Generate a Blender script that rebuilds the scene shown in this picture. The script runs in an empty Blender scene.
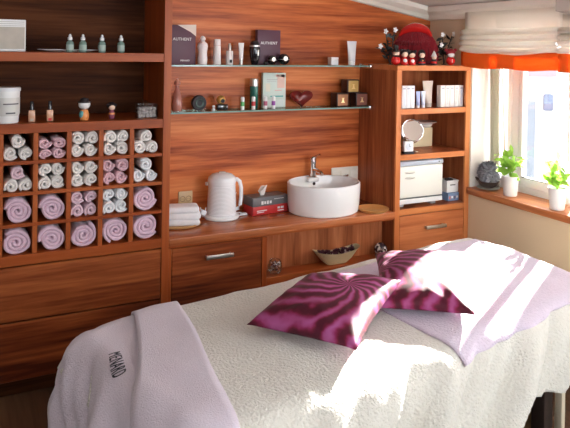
import bpy, bmesh, math, random
from mathutils import Vector, Matrix, noise
PI = math.pi
random.seed(7)
SC = bpy.context.scene
COL = SC.collection

# ------------------------------------------------------------------ camera
cam_d = bpy.data.cameras.new('camera'); cam = bpy.data.objects.new('camera', cam_d); COL.objects.link(cam)
_y, _p, _r = math.radians(26.8857), math.radians(-0.5076), math.radians(0.9506)
fw = Vector((math.sin(_y)*math.cos(_p), math.cos(_y)*math.cos(_p), math.sin(_p)))
rt = Vector((math.cos(_y), -math.sin(_y), 0)); up = rt.cross(fw)
r2 = rt*math.cos(_r)+up*math.sin(_r); u2 = -rt*math.sin(_r)+up*math.cos(_r)
M = Matrix((r2, u2, -fw)).transposed().to_4x4(); M.translation = Vector((-0.9988, -3.2571, 1.6614))
cam.matrix_world = M
cam_d.sensor_width = 36; cam_d.lens = 652.9*36/570
cam_d.shift_x = 0.0; cam_d.shift_y = -160.48/570
cam_d.clip_start = 0.05
SC.camera = cam

# ------------------------------------------------------------------ world, sun, lights, exposure
w = bpy.data.worlds.new('sky'); SC.world = w; w.use_nodes = True
bg = w.node_tree.nodes['Background']; bg.inputs[0].default_value = (0.90, 0.95, 1.0, 1); bg.inputs[1].default_value = 4.6
sd = bpy.data.lights.new('sun', 'SUN'); sd.energy = 52; sd.angle = math.radians(0.7); sd.color = (1.0, 0.95, 0.88)
sun = bpy.data.objects.new('sun', sd); COL.objects.link(sun)
SUN_DIR = Vector((0.86, 0.50, 0.375)).normalized()
sun.rotation_euler = SUN_DIR.to_track_quat('Z', 'Y').to_euler()
def area(name, loc, to, sx, sy, e, col=(1, 1, 1), portal=False):
    d = bpy.data.lights.new(name, 'AREA'); d.shape = 'RECTANGLE'; d.size = sx; d.size_y = sy; d.energy = e; d.color = col
    o = bpy.data.objects.new(name, d); COL.objects.link(o); o.location = loc
    o.rotation_euler = (Vector(loc)-Vector(to)).to_track_quat('Z', 'Y').to_euler()
    if portal: d.cycles.is_portal = True
    return o
area('window_portal', (2.31, -0.98, 1.30), (0, -0.98, 1.30), 1.95, 1.1, 1, portal=True)
area('side_fill', (1.95, -3.7, 1.45), (0.4, -1.0, 2.3), 1.5, 0.9, 54, (0.86, 0.93, 1.0))  # unseen fill lamp added on the right, tilted up towards the ceiling
area('left_fill', (-2.95, -2.3, 1.35), (2.0, -1.0, 1.15), 1.8, 1.1, 5, (0.9, 0.95, 1.0))  # weak fill added from the left for the right wall and blind
area('rear_fill', (0.5, -4.9, 1.45), (0.7, -1.0, 2.6), 2.0, 1.1, 22, (0.86, 0.93, 1.0))  # fill lamp added behind the camera, not an actual window
vs = SC.view_settings; vs.view_transform = 'Standard'; vs.look = 'None'; vs.gamma = 1; vs.exposure = 0.52; vs.use_curve_mapping = False

# ------------------------------------------------------------------ helpers
def tag(o, label=None, cat=None, group=None, kind=None):
    if label: o['label'] = label
    if cat: o['category'] = cat
    if group: o['group'] = group
    if kind: o['kind'] = kind
    return o
def empty(name, loc=(0, 0, 0), rz=0, label=None, cat=None, group=None):
    o = bpy.data.objects.new(name, None); COL.objects.link(o); o.location = loc; o.rotation_euler = (0, 0, rz)
    o.empty_display_size = 0.05
    return tag(o, label, cat, group)
def obj(name, bm, m, parent=None, loc=None, rot=None, smooth=35):
    me = bpy.data.meshes.new(name)
    bmesh.ops.recalc_face_normals(bm, faces=bm.faces[:])
    bm.to_mesh(me); bm.free()
    for x in (m if isinstance(m, (list, tuple)) else [m]): me.materials.append(x)
    if smooth:
        me.shade_smooth()
        try: me.set_sharp_from_angle(angle=math.radians(smooth))
        except Exception: pass
    o = bpy.data.objects.new(name, me); COL.objects.link(o)
    if parent: o.parent = parent
    if loc: o.location = loc
    if rot: o.rotation_euler = rot
    return o
def B(): return bmesh.new()
def box(bm, x0, x1, y0, y1, z0, z1, bev=0.0, seg=2, mi=0, mat=None):
    t = bmesh.new()
    bmesh.ops.create_cube(t, size=1)
    for v in t.verts:
        v.co = Vector((x0+(v.co.x+.5)*(x1-x0), y0+(v.co.y+.5)*(y1-y0), z0+(v.co.z+.5)*(z1-z0)))
    if bev: bmesh.ops.bevel(t, geom=t.edges[:], offset=bev, segments=seg, profile=0.5, affect='EDGES')
    return merge(bm, t, mi, mat)
def merge(bm, t, mi=0, mat=None):
    vm = {}
    for v in t.verts:
        vm[v] = bm.verts.new(mat @ v.co if mat is not None else v.co)
    for f in t.faces:
        try:
            g = bm.faces.new([vm[v] for v in f.verts]); g.material_index = mi
        except ValueError: pass
    t.free(); return bm
def lathe(bm, prof, n=28, c=(0, 0, 0), sx=1, sy=1, mi=0):
    rings = []
    for r, z in prof:
        if r < 1e-5: rings.append([bm.verts.new((c[0], c[1], c[2]+z))])
        else: rings.append([bm.verts.new((c[0]+sx*r*math.cos(2*PI*k/n), c[1]+sy*r*math.sin(2*PI*k/n), c[2]+z)) for k in range(n)])
    for a, b in zip(rings, rings[1:]):
        for k in range(n):
            k2 = (k+1) % n
            if len(a) == 1 and len(b) == 1: continue
            if len(a) == 1: f = (a[0], b[k], b[k2])
            elif len(b) == 1: f = (a[k], b[0], a[k2])
            else: f = (a[k], a[k2], b[k2], b[k])
            g = bm.faces.new(f); g.material_index = mi
    return bm
def ball(bm, c, r, sc=(1, 1, 1), seg=16, mi=0, rot=None):
    t = bmesh.new(); bmesh.ops.create_uvsphere(t, u_segments=seg, v_segments=max(6, seg*2//3), radius=r)
    for v in t.verts:
        p = Vector((v.co.x*sc[0], v.co.y*sc[1], v.co.z*sc[2]))
        if rot is not None: p = rot @ p
        v.co = p+Vector(c)
    return merge(bm, t, mi)
def tube(bm, pts, r, n=8, closed=False, mi=0):
    pts = [Vector(p) for p in pts]; N = len(pts); rings = []
    for i, p in enumerate(pts):
        a = pts[(i-1) % N] if (closed or i > 0) else p
        b = pts[(i+1) % N] if (closed or i < N-1) else p
        t = (b-a).normalized(); s = Vector((0, 0, 1)) if abs(t.z) < .95 else Vector((1, 0, 0))
        x = t.cross(s).normalized(); y = x.cross(t)
        rr = r[i] if isinstance(r, (list, tuple)) else r
        rings.append([bm.verts.new(p+x*rr*math.cos(2*PI*k/n)+y*rr*math.sin(2*PI*k/n)) for k in range(n)])
    for i in range(N if closed else N-1):
        a, b = rings[i], rings[(i+1) % N]
        for k in range(n):
            g = bm.faces.new((a[k], a[(k+1) % n], b[(k+1) % n], b[k])); g.material_index = mi
    if not closed:
        for q in (rings[0], rings[-1]):
            g = bm.faces.new(q); g.material_index = mi
    return bm
def prism(bm, poly, axis, a0, a1, mi=0):
    # poly: 2D points in the two axes other than `axis` (in x,y,z order)
    def mk(p, a):
        if axis == 'x': return (a, p[0], p[1])
        if axis == 'y': return (p[0], a, p[1])
        return (p[0], p[1], a)
    A = [bm.verts.new(mk(p, a0)) for p in poly]; C = [bm.verts.new(mk(p, a1)) for p in poly]
    n = len(poly)
    fs = [bm.faces.new(A), bm.faces.new(C[::-1])]
    for i in range(n): fs.append(bm.faces.new((A[i], A[(i+1) % n], C[(i+1) % n], C[i])))
    for f in fs: f.material_index = mi
    return bm
def text_bm(s, size, extrude=0.0006, spacing=1.0):
    c = bpy.data.curves.new('lettering_curve', 'FONT'); c.body = s; c.size = size; c.extrude = extrude; c.align_x = 'CENTER'; c.align_y = 'CENTER'
    c.space_character = spacing; c.resolution_u = 3
    o = bpy.data.objects.new('lettering_curve', c); COL.objects.link(o)
    bpy.context.view_layer.update()
    me = bpy.data.meshes.new_from_object(o); bm = bmesh.new(); bm.from_mesh(me)
    bpy.data.objects.remove(o); bpy.data.curves.remove(c); bpy.data.meshes.remove(me)
    return bm
def xform(bm, mat):
    for v in bm.verts: v.co = mat @ v.co
    return bm
def stand(loc, rz=0):   # text plane (x right, y up) standing upright facing -y
    return Matrix.Translation(loc) @ Matrix.Rotation(rz, 4, 'Z') @ Matrix.Rotation(PI/2, 4, 'X')

# ------------------------------------------------------------------ materials
def nodes(m): return m.node_tree.nodes, m.node_tree.links
def mat(name, col, rough=0.5, metal=0.0, spec=0.5, bump=None, vary=None, sheen=0, coat=0, trans=0, ior=1.45, emis=None, sss=0):
    m = bpy.data.materials.new(name); m.use_nodes = True; N, L = nodes(m); b = N['Principled BSDF']
    b.inputs['Base Color'].default_value = (*col, 1); b.inputs['Roughness'].default_value = rough; b.inputs['Metallic'].default_value = metal
    b.inputs['Specular IOR Level'].default_value = spec; b.inputs['IOR'].default_value = ior
    if sheen: b.inputs['Sheen Weight'].default_value = sheen
    if coat: b.inputs['Coat Weight'].default_value = coat; b.inputs['Coat Roughness'].default_value = 0.08
    if trans: b.inputs['Transmission Weight'].default_value = trans
    tc = N.new('ShaderNodeTexCoord')
    if vary:                    # (scale, amount)
        n = N.new('ShaderNodeTexNoise'); n.inputs['Scale'].default_value = vary[0]; n.inputs['Detail'].default_value = 4
        L.new(tc.outputs['Object'], n.inputs['Vector'])
        mx = N.new('ShaderNodeMix'); mx.data_type = 'RGBA'; mx.inputs[6].default_value = (*col, 1)
        mx.inputs[7].default_value = (*[c*(1-vary[1]) for c in col], 1)
        L.new(n.outputs['Fac'], mx.inputs[0]); L.new(mx.outputs[2], b.inputs['Base Color'])
    if bump:                    # (scale, strength, distance)
        n = N.new('ShaderNodeTexNoise'); n.inputs['Scale'].default_value = bump[0]; n.inputs['Detail'].default_value = 3
        L.new(tc.outputs['Object'], n.inputs['Vector'])
        bp = N.new('ShaderNodeBump'); bp.inputs['Strength'].default_value = bump[1]; bp.inputs['Distance'].default_value = bump[2]
        L.new(n.outputs['Fac'], bp.inputs['Height']); L.new(bp.outputs['Normal'], b.inputs['Normal'])
    return m
def wood(name, axis='x', dark=(.155, .028, .007), mid=(.36, .083, .020), light=(.56, .165, .045), across=9.0, seed=0.0, rough=0.28, contrast=1.0, spec=.22):
    m = bpy.data.materials.new(name); m.use_nodes = True; N, L = nodes(m); b = N['Principled BSDF']
    tc = N.new('ShaderNodeTexCoord'); mp = N.new('ShaderNodeMapping'); L.new(tc.outputs['Object'], mp.inputs['Vector'])
    al = across*0.055
    s = {'x': (al, across, across), 'y': (across, al, across), 'z': (across, across, al)}[axis]
    mp.inputs['Scale'].default_value = s; mp.inputs['Location'].default_value = (seed, seed*1.7, seed*.6)
    n1 = N.new('ShaderNodeTexNoise'); n1.inputs['Scale'].default_value = 1.35; n1.inputs['Detail'].default_value = 5; n1.inputs['Roughness'].default_value = .55; n1.inputs['Distortion'].default_value = .35
    n2 = N.new('ShaderNodeTexNoise'); n2.inputs['Scale'].default_value = 7; n2.inputs['Detail'].default_value = 4; n2.inputs['Roughness'].default_value = .6
    for n in (n1, n2): L.new(mp.outputs['Vector'], n.inputs['Vector'])
    mx = N.new('ShaderNodeMix'); mx.data_type = 'FLOAT'; mx.inputs[0].default_value = .32
    L.new(n1.outputs['Fac'], mx.inputs[2]); L.new(n2.outputs['Fac'], mx.inputs[3])
    cr = N.new('ShaderNodeValToRGB'); e = cr.color_ramp.elements
    h = .125/contrast
    e[0].position = .5-h; e[0].color = (*dark, 1); e[1].position = .5+h; e[1].color = (*light, 1)
    k = e.new(.5); k.color = (*mid, 1)
    L.new(mx.outputs[0], cr.inputs['Fac']); L.new(cr.outputs['Color'], b.inputs['Base Color'])
    b.inputs['Roughness'].default_value = rough+.08; b.inputs['Specular IOR Level'].default_value = spec
    bp = N.new('ShaderNodeBump'); bp.inputs['Strength'].default_value = .12; bp.inputs['Distance'].default_value = .002
    L.new(n2.outputs['Fac'], bp.inputs['Height']); L.new(bp.outputs['Normal'], b.inputs['Normal'])
    return m
def thin_glass(name, tint=(1, 1, 1), refl=.06):
    m = bpy.data.materials.new(name); m.use_nodes = True; N, L = nodes(m); N.remove(N['Principled BSDF'])
    t = N.new('ShaderNodeBsdfTransparent'); t.inputs[0].default_value = (*tint, 1)
    g = N.new('ShaderNodeBsdfGlossy'); g.inputs['Roughness'].default_value = .03
    lw = N.new('ShaderNodeLayerWeight'); lw.inputs[0].default_value = .25
    mr = N.new('ShaderNodeMath'); mr.operation = 'MULTIPLY_ADD'; mr.inputs[1].default_value = .5; mr.inputs[2].default_value = refl
    L.new(lw.outputs['Fresnel'], mr.inputs[0])
    x = N.new('ShaderNodeMixShader'); L.new(mr.outputs[0], x.inputs[0]); L.new(t.outputs[0], x.inputs[1]); L.new(g.outputs[0], x.inputs[2])
    L.new(x.outputs[0], N['Material Output'].inputs['Surface']); return m
def fabric(name, col, scale=260, strength=.5, dist=.004, vary=.12, sheen=.3, translucent=0):
    m = mat(name, col, .95, spec=.15, bump=(scale, strength, dist), vary=(60, vary), sheen=sheen)
    if translucent:
        N, L = nodes(m); b = N['Principled BSDF']; t = N.new('ShaderNodeBsdfTranslucent'); t.inputs[0].default_value = (*col, 1)
        x = N.new('ShaderNodeMixShader'); x.inputs[0].default_value = translucent
        L.new(b.outputs[0], x.inputs[1]); L.new(t.outputs[0], x.inputs[2]); L.new(x.outputs[0], N['Material Output'].inputs['Surface'])
    return m
W_H = wood('wood_horizontal', 'x')
W_BACK = wood('wood_wall_panel', 'x', dark=(.22, .038, .010), mid=(.56, .145, .040), light=(.76, .265, .085), across=8, seed=3.1, contrast=.85)
W_V = wood('wood_vertical', 'z', seed=5.3, dark=(.17, .040, .014), mid=(.33, .092, .032), light=(.50, .165, .06))
W_EDGE = wood('wood_edging', 'x', dark=(.27, .052, .011), mid=(.35, .076, .017), light=(.43, .11, .026), across=7, seed=1.2)
W_EDGEV = wood('wood_edging_vertical', 'z', dark=(.29, .058, .013), mid=(.37, .084, .020), light=(.46, .12, .030), across=7, seed=2.2)
W_SHADE = wood('wood_painted_shade', 'x', dark=(.035, .010, .004), mid=(.075, .022, .007), light=(.13, .042, .014), across=8, seed=8.8, rough=.5, spec=.08)  # same laminate, darkened so its colour carries the interior shade
W_LOW = wood('wood_drawer_front', 'x', dark=(.070, .012, .004), mid=(.22, .046, .012), light=(.40, .11, .030), across=8, seed=11.4, rough=.33)
W_FLOOR = wood('wood_floor', 'y', dark=(.06, .028, .014), mid=(.10, .05, .026), light=(.15, .08, .04), across=6, seed=4, rough=.45)
WALL = mat('beige_wall_paint', (.74, .585, .41), .9, spec=.1, bump=(220, .15, .002))
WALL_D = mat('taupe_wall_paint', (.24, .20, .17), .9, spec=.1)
WALL_W = mat('white_reveal_paint', (.86, .83, .78), .8, spec=.2)
CEIL = mat('ceiling_paint', (.93, .90, .83), .9, spec=.1, bump=(150, .1, .001))
CROWN = mat('crown_moulding_paint', (.88, .85, .75), .6)
WHITE = mat('white_plastic', (.83, .84, .86), .25, coat=.3)
WHITE_M = mat('white_matte', (.87, .87, .86), .55)
CERAM = mat('white_ceramic', (.86, .86, .86), .08, coat=.6)
CHROME = mat('chrome', (.75, .75, .76), .12, 1)
STEEL = mat('brushed_steel', (.62, .60, .56), .35, 1)
BLACK = mat('black_gloss', (.012, .011, .014), .12, coat=.5)
BLACKM = mat('black_matte', (.02, .018, .022), .6)
GLASS = thin_glass('window_glass')
GSHELF = thin_glass('shelf_glass', (.72, .86, .80), .14)
GCLEAR = thin_glass('clear_glass', (.96, .98, .98), .04)
GEDGE = mat('glass_edge_green', (.20, .34, .29), .15)
FR_W = mat('white_window_frame', (.86, .87, .88), .3)
TERRY_W = fabric('white_terry_cover', (.74, .715, .65), 110, .9, .009, .12)
LILAC = fabric('lavender_fleece', (.68, .60, .69), 230, .55, .004, .10)
LILAC2 = fabric('lilac_terry_towel', (.72, .62, .74), 130, .8, .008, .14)
T_CREAM = fabric('cream_towel', (.92, .87, .83), 420, .5, .003, .15)
T_WHITE = fabric('white_towel', (.90, .90, .92), 420, .5, .003, .12)
T_PINK = fabric('pink_towel', (.84, .54, .60), 420, .6, .003, .18)
T_MAUVE = fabric('mauve_towel', (.82, .58, .70), 420, .6, .003, .18)
BLIND = fabric('cream_blind_cloth', (.93, .91, .86), 500, .15, .001, .04, 0, translucent=.6)
ORANGE = fabric('orange_blind_hem', (.90, .20, .03), 500, .15, .001, .06, 0, translucent=.3)
CURT = fabric('sage_curtain_cloth', (.72, .70, .60), 400, .2, .001, .08, 0, translucent=.6)
PURPLE = mat('aubergine_card', (.105, .042, .068), .45)
GOLD = mat('gold', (.72, .46, .14), .3, .7)
RED = mat('red_gloss', (.62, .018, .016), .18, coat=.5)
REDF = fabric('dark_red_strands', (.32, .02, .03), 300, .4, .002, .4, .2)
SKIN = mat('doll_face', (.82, .58, .44), .5)
GREENG = mat('leaf_green', (.22, .50, .06), .45, vary=(25, .45))
DKGREEN = mat('dark_leaf', (.03, .05, .03), .5)
SOIL = mat('soil', (.05, .03, .02), .95, bump=(120, .8, .01))

# ------------------------------------------------------------------ room shell
D = 0.43       # depth of the furniture, back wall plane
XR = 2.02      # window wall plane
ZC = 0.664     # counter top
def struct(name, bm, m, **k):
    o = obj(name, bm, m, smooth=0, **k); o['kind'] = 'structure'; return o
def zceil(x): return 1.955+0.17*(XR-x)
struct('floor', box(B(), -3.3, 2.42, -5.3, D+.2, -.1, 0), W_FLOOR)
bm = B(); prism(bm, [(-3.3, 0), (2.42, 0), (2.42, 2.02), (-3.3, 2.96)], 'y', D, D+.2); struct('wall_back', bm, WALL)
bm = B(); prism(bm, [(-3.3, zceil(-3.3)), (2.4, zceil(2.4)), (2.4, zceil(2.4)+.15), (-3.3, zceil(-3.3)+.15)], 'y', -5.3, D+.2); struct('ceiling', bm, CEIL)
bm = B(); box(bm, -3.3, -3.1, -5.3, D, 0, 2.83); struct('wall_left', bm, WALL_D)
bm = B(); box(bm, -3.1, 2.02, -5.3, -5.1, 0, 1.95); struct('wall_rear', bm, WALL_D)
# window wall with one long opening (Y 0.01 .. -1.95, Z 0.735 .. 1.62)
WZ0, WZ1, WY0, WY1, XO = .735, 1.85, .0, -1.95, 2.30
bm = B()
box(bm, XR, XO, -5.1, D, 0, WZ0); box(bm, XR, XO, -5.1, D, WZ1, 1.955-.17*.28)
box(bm, XR, XO, WY0, D, WZ0, WZ1); box(bm, XR, XO, -5.1, WY1, WZ0, WZ1)
struct('wall_right', bm, WALL)
# white reveal lining
bm = B(); box(bm, XR+.004, XO-.02, WY0-.008, WY0, WZ0+.036, WZ1); struct('trim_1', bm, WALL_W)
# crown moulding
bm = B(); prism(bm, [(XR, 1.87), (XR, 1.952), (XR-.085, 1.962), (XR-.07, 1.93), (XR-.035, 1.905), (XR-.018, 1.875)], 'y', -5.1, D); struct('trim_2', bm, CROWN)
bm = B()
for x0, x1 in ((-3.1, XR-.0),):
    A = []
    for x in (x0, x1):
        zc = zceil(x); A.append([bm.verts.new(p) for p in ((x, D, zc-.085), (x, D, zc-.002), (x, D-.085, zc-.002), (x, D-.07, zc-.03), (x, D-.035, zc-.055), (x, D-.015, zc-.08))])
    n = 6
    for i in range(n): bm.faces.new((A[0][i], A[0][(i+1) % n], A[1][(i+1) % n], A[1][i]))
    bm.faces.new(A[0]); bm.faces.new(A[1])
struct('trim_3', bm, CROWN)
# boxed soffit over the second part of the window
bm = B(); prism(bm, [(1.86, 1.88), (XR, 1.86), (XR, 1.95), (1.86, 1.975)], 'y', -2.2, -.80); struct('trim_4', bm, mat('soffit_shade_tone', (.55, .50, .45), .9))  # grey colour stands in for the ceiling being in shade
# wood panelling on the back wall
bm = B(); prism(bm, [(-1.12, 0.02), (XR-.002, 0.02), (XR-.002, 1.868), (-1.12, 2.402)], 'y', D-.012, D-.001); struct('wall_back_panelling', bm, W_BACK)

# window: frame, sashes, glass
XW = 2.215
wf = B()
box(wf, XW, XW+.05, WY1, WY0, WZ0+.03, WZ0+.075, .004); box(wf, XW, XW+.05, WY1, WY0, WZ1-.05, WZ1, .004)
box(wf, XW, XW+.05, WY1, WY1+.05, WZ0+.03, WZ1, .004); box(wf, XW, XW+.05, -.035, -.0, WZ0+.03, WZ1, .004); box(wf, XW-.01, XW+.05, -.235, -.18, WZ0+.03, WZ1, .004)
box(wf, XW+.004, XW+.022, -.650, -.622, WZ0+.03, WZ1, .004); box(wf, XW-.01, XW+.05, -.84, -.735, WZ0+.03, WZ1, .004); box(wf, XW-.02, XW+.05, -1.38, -1.29, WZ0+.03, WZ1, .004)
win = struct('window_1', wf, FR_W)
for a, b in ((-.178, -.037), (-.621, -.238), (-1.285, -.843), (-1.90, -1.385)):
    s = B(); x0, x1 = XW-.012, XW+.03
    box(s, x0, x1, a, b, WZ0+.078, WZ0+.135, .005); box(s, x0, x1, a, b, WZ1-.10, WZ1-.052, .005)
    sw_ = .012 if a == -.621 else .035
    box(s, x0, x1, a, a+sw_, WZ0+.135, WZ1-.10, .003); box(s, x0, x1, b-.03, b, WZ0+.135, WZ1-.10, .005)
    so = obj('sash', s, FR_W, win)
    obj('gasket', box(B(), x0-.001, x0+.002, a+.035, b-.03, WZ0+.134, WZ0+.138), BLACKM, so, smooth=0)
    obj('pane', box(B(), XW+.008, XW+.012, a+.035, b-.03, WZ0+.135, WZ1-.10), GLASS, so, smooth=0)
obj('pane', box(B(), XW+.008, XW+.012, -.734, -.651, WZ0+.08, WZ1-.05), GLASS, win, smooth=0)
sill = B(); box(sill, 1.995, 2.26, -2.05, -.004, .728, .770, .004)
o = obj('window_sill', sill, wood('wood_sill', 'y', dark=(.30, .09, .03), mid=(.44, .15, .055), light=(.58, .23, .09), across=8, seed=6)); o['kind'] = 'structure'

# ------------------------------------------------------------------ outside
gr = obj('street_ground', box(B(), 2.6, 40, -25, 40, -3.3, -3.2), mat('pale_paving', (.42, .42, .42), .9, vary=(1.5, .2)), smooth=0)
gr['kind'] = 'structure'
house = empty('neighbour_house', (7.2, 4.6, -3.2), math.radians(-42), 'white rendered house across the street with a pink eave, seen through the window', 'house')
HW = mat('white_render', (.46, .455, .46), .9)
obj('wall', box(B(), -6, 9, 0, 5, 0, 4.72), HW, house, smooth=0)
obj('eave', box(B(), .08, .62, -.25, -.001, 4.47, 4.66), mat('pink_eave', (.42, .17, .19), .8), house, smooth=0)
obj('roof', prism(B(), [(-.05, 4.721), (5.2, 4.721), (2.6, 4.80)], 'x', -6, 9), mat('roof_cover', (.70, .60, .60), .9), house, smooth=0)
hw = obj('window', box(B(), .20, .34, -.05, -.001, 1.3, 4.06), mat('pale_shutter', (.15, .17, .20), .7), house, smooth=0)
obj('pane', box(B(), .13, .19, -.04, -.001, 1.3, 4.0), mat('grey_pane', (.10, .12, .15), .2), hw, smooth=0)
l_ = obj('wall_lamp', box(B(), .46, .60, -.12, -.001, 3.92, 4.18, .02), mat('grey_lamp', (.09, .11, .17), .5), house)
def leafy(bm, c, rad, n, ls, seed, flat=1.0):
    rnd = random.Random(seed)
    for i in range(n):
        d = Vector((rnd.gauss(0, 1), rnd.gauss(0, 1), rnd.gauss(0, 1)*flat)).normalized()*rad*rnd.random()**.4
        leaf(bm, Vector(c)+d, Vector((rnd.gauss(0, 1), rnd.gauss(0, 1), rnd.gauss(.3, 1))).normalized(), ls*rnd.uniform(.7, 1.2), rnd.uniform(0, 6.28))
def leaf(bm, p, d, L_, roll=0., wd=.42, mi=0, cup=.15):
    d = d.normalized(); s = d.cross(Vector((0, 0, 1)));
    if s.length < .05: s = Vector((1, 0, 0))
    s.normalize(); n = s.cross(d)
    s2 = s*math.cos(roll)+n*math.sin(roll); n2 = s2.cross(d)
    prof = [(0, 0), (.18, .55), (.45, 1.0), (.75, .62), (1.0, 0)]
    mid = [bm.verts.new(p+d*L_*t-n2*(cup*L_*t*t)) for t, _ in prof]
    le = [mid[0]]+[bm.verts.new(p+d*L_*t+s2*L_*wd*w_*.5+n2*cup*L_*(.5*w_-t*t)) for t, w_ in prof[1:-1]]+[mid[-1]]
    ri = [mid[0]]+[bm.verts.new(p+d*L_*t-s2*L_*wd*w_*.5+n2*cup*L_*(.5*w_-t*t)) for t, w_ in prof[1:-1]]+[mid[-1]]
    for i in range(4):
        for sd_ in (le, ri):
            q = [mid[i], mid[i+1], sd_[i+1], sd_[i]]; u = []
            for v in q:
                if v not in u: u.append(v)
            if len(u) > 2: bm.faces.new(u).material_index = mi
bm = B()
leafy(bm, (0, 0, .55), .5, 260, .14, 3); tube(bm, [(0, 0, 0), (0, 0, .5)], .03)
tag(obj('garden_shrub', bm, mat('faded_shrub', (.10, .15, .05), .8), loc=(4.6, 1.55, -.97), smooth=0), 'small green shrub on the terrace outside the window', 'shrub')
bm = box(B(), 3.6, 5.7, .6, 2.6, -3.2, -1.0, .01); box(bm, 3.55, 5.75, .55, 2.65, -1.06, -1.0, .01)
tag(obj('terrace_block', bm, HW, smooth=0), 'pale flat terrace block below the window outside', 'terrace')

# ------------------------------------------------------------------ left shelving cabinet
PX = .1511; X1 = -.8013
lc = empty('shelving_cabinet', (0, 0, 0), 0, 'tall reddish wood cabinet with open shelves, towel cubbies and wide drawers on the left', 'cabinet')
XL = X1-2*PX-.04
ZT = 2.25
obj('back_panel', box(B(), XL, 0, D-.03, D-.013, .10, ZT), W_SHADE, lc, smooth=0)
def sb(name, a, m, par, label=None, bev=.0012):
    o = obj(name, box(B(), *a, bev, 1), m, par, smooth=0)
    if label: o['label'] = label
    return o
sb('side_panel', (-.0393, 0, 0.0, D-.031, 0, ZT), W_EDGEV, lc)
sb('side_panel', (XL, XL+.04, 0.0, D-.031, 0, ZT), W_EDGEV, lc)
sb('shelf', (XL+.041, -.0403, .003, D-.032, 1.578, 1.6215), W_EDGE, lc)
sb('shelf', (XL+.041, -.0403, .003, D-.032, 1.241, 1.2863), W_EDGE, lc)
sb('shelf', (XL+.041, -.0403, 0.0, D-.032, .6252, .6735), W_EDGE, lc)
zr = [.6735, .6735+.1459, .6735+2*.1459, .6735+3*.1459, 1.241]    # row floors
ct = .0165
for i in (1, 2, 3): sb('cubby_shelf', (XL+.041, -.0403, .005, D-.033, zr[i]-ct, zr[i]), W_EDGE, lc)
for c in range(-1, 5):
    for i in range(4):
        z0 = zr[i]+.0005; z1 = (zr[i+1]-ct if i < 3 else 1.241)-.0005
        sb('cubby_divider', (X1+c*PX-.011, X1+c*PX+.011, .005, D-.034, z0, z1), W_EDGEV, lc) if c > -1 else None
sb('top_board', (XL+.041, -.0403, 0, D-.032, ZT-.04, ZT), W_EDGE, lc)
sb('drawer_front', (XL+.043, -.0415, .002, .022, .365, .618), W_LOW, lc, bev=.003)
sb('drawer_front', (XL+.043, -.0415, .002, .022, .085, .358), W_LOW, lc, bev=.003)
sb('plinth', (XL+.043, -.0415, .05, .07, 0.0, .08), W_SHADE, lc)

# ------------------------------------------------------------------ vanity under the counter
va = empty('vanity_unit', (0, 0, 0), 0, 'wooden base unit with a long drawer and an open niche under the washbasin', 'cabinet')
sb('rail', (.001, 1.4254, .006, .03, .6135, ZC-.0385), W_EDGE, va)
dr = sb('drawer', (.018, .529, .002, .03, .30, .6105), W_LOW, va, bev=.003)
def handle(par, x0, x1, z, y=0.0):
    bm = B(); box(bm, x0, x1, y-.030, y-.020, z-.011, z+.011, .003)
    box(bm, x0+.006, x0+.018, y-.022, y+.004, z-.006, z+.006, .001); box(bm, x1-.018, x1-.006, y-.022, y+.004, z-.006, z+.006, .001)
    o = obj('handle', bm, STEEL, par); o['label'] = 'brushed metal bar handle'; return o
handle(dr, .196, .352, .548)
sb('drawer', (.018, .529, .002, .03, .10, .294), W_LOW, va, bev=.003)
sb('stile', (.531, .562, .0, D-.02, 0, .612), W_EDGEV, va)
sb('stile', (0.001, .016, .003, D-.02, 0, .612), W_EDGEV, va)
sb('niche_shelf', (.563, 1.4252, .002, .125, .337, .3808), W_EDGE, va)
sb('niche_back', (.563, 1.4252, .126, .14, .30, .624), wood('wood_niche_back', 'z', dark=(.22, .06, .02), mid=(.42, .13, .05), light=(.58, .21, .09), across=9, seed=9.7), va)
sb('drawer', (.565, 1.423, .045, .06, .10, .330), W_LOW, va, bev=.003)
sb('plinth', (.017, 1.423, .06, .08, 0, .094), W_SHADE, va)
ctp = obj('countertop', box(B(), .0005, 1.4258, -.004, D-.014, ZC-.038, ZC, .003), wood('wood_counter', 'x', dark=(.27, .07, .024), mid=(.42, .125, .045), light=(.56, .19, .075), across=8, seed=14, rough=.10, spec=.5))
tag(ctp, 'glossy reddish wood countertop running between the two tall cabinets under the sink', 'countertop')

# ------------------------------------------------------------------ right tower cabinet
RL, RR, RT = 1.4264, 2.0185, 1.5643
rc = empty('tower_cabinet', (0, 0, 0), 0, 'narrow wooden cabinet beside the window with three open shelves and a drawer', 'cabinet')
W_RV = wood('wood_tower_side', 'z', seed=7.9, dark=(.20, .048, .017), mid=(.37, .105, .038), light=(.55, .185, .068))
W_RF = wood('wood_tower_edging', 'x', dark=(.50, .15, .045), mid=(.58, .195, .062), light=(.66, .24, .085), across=7, seed=1.9)
W_RFV = wood('wood_tower_edging_vertical', 'z', dark=(.50, .15, .045), mid=(.58, .195, .062), light=(.66, .24, .085), across=7, seed=2.9)
sb('side_panel', (RL, RL+.016, .018, D-.014, 0, RT-.03), W_RV, rc); sb('side_panel', (RR-.016, RR, .018, D-.014, 0, RT-.03), W_RV, rc)
sb('stile', (RL, RL+.037, .0, .0175, 0, RT-.034), W_RFV, rc); sb('stile', (RR-.037, RR, .0, .0175, 0, RT-.034), W_RFV, rc)
sb('back_panel', (RL+.017, RR-.017, D-.03, D-.014, .1, RT-.035), W_RV, rc)
sb('top_board', (RL, RR, -.002, D-.014, RT-.033, RT), W_RF, rc)
for zt, th in ((1.293, .033), (1.0094, .034), (.6705, .036)):
    sb('shelf', (RL+.0375, RR-.0375, .002, .018, zt-th, zt), W_RF, rc); sb('shelf_board', (RL+.0165, RR-.0165, .0185, D-.031, zt-th, zt), W_RV, rc)
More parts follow.
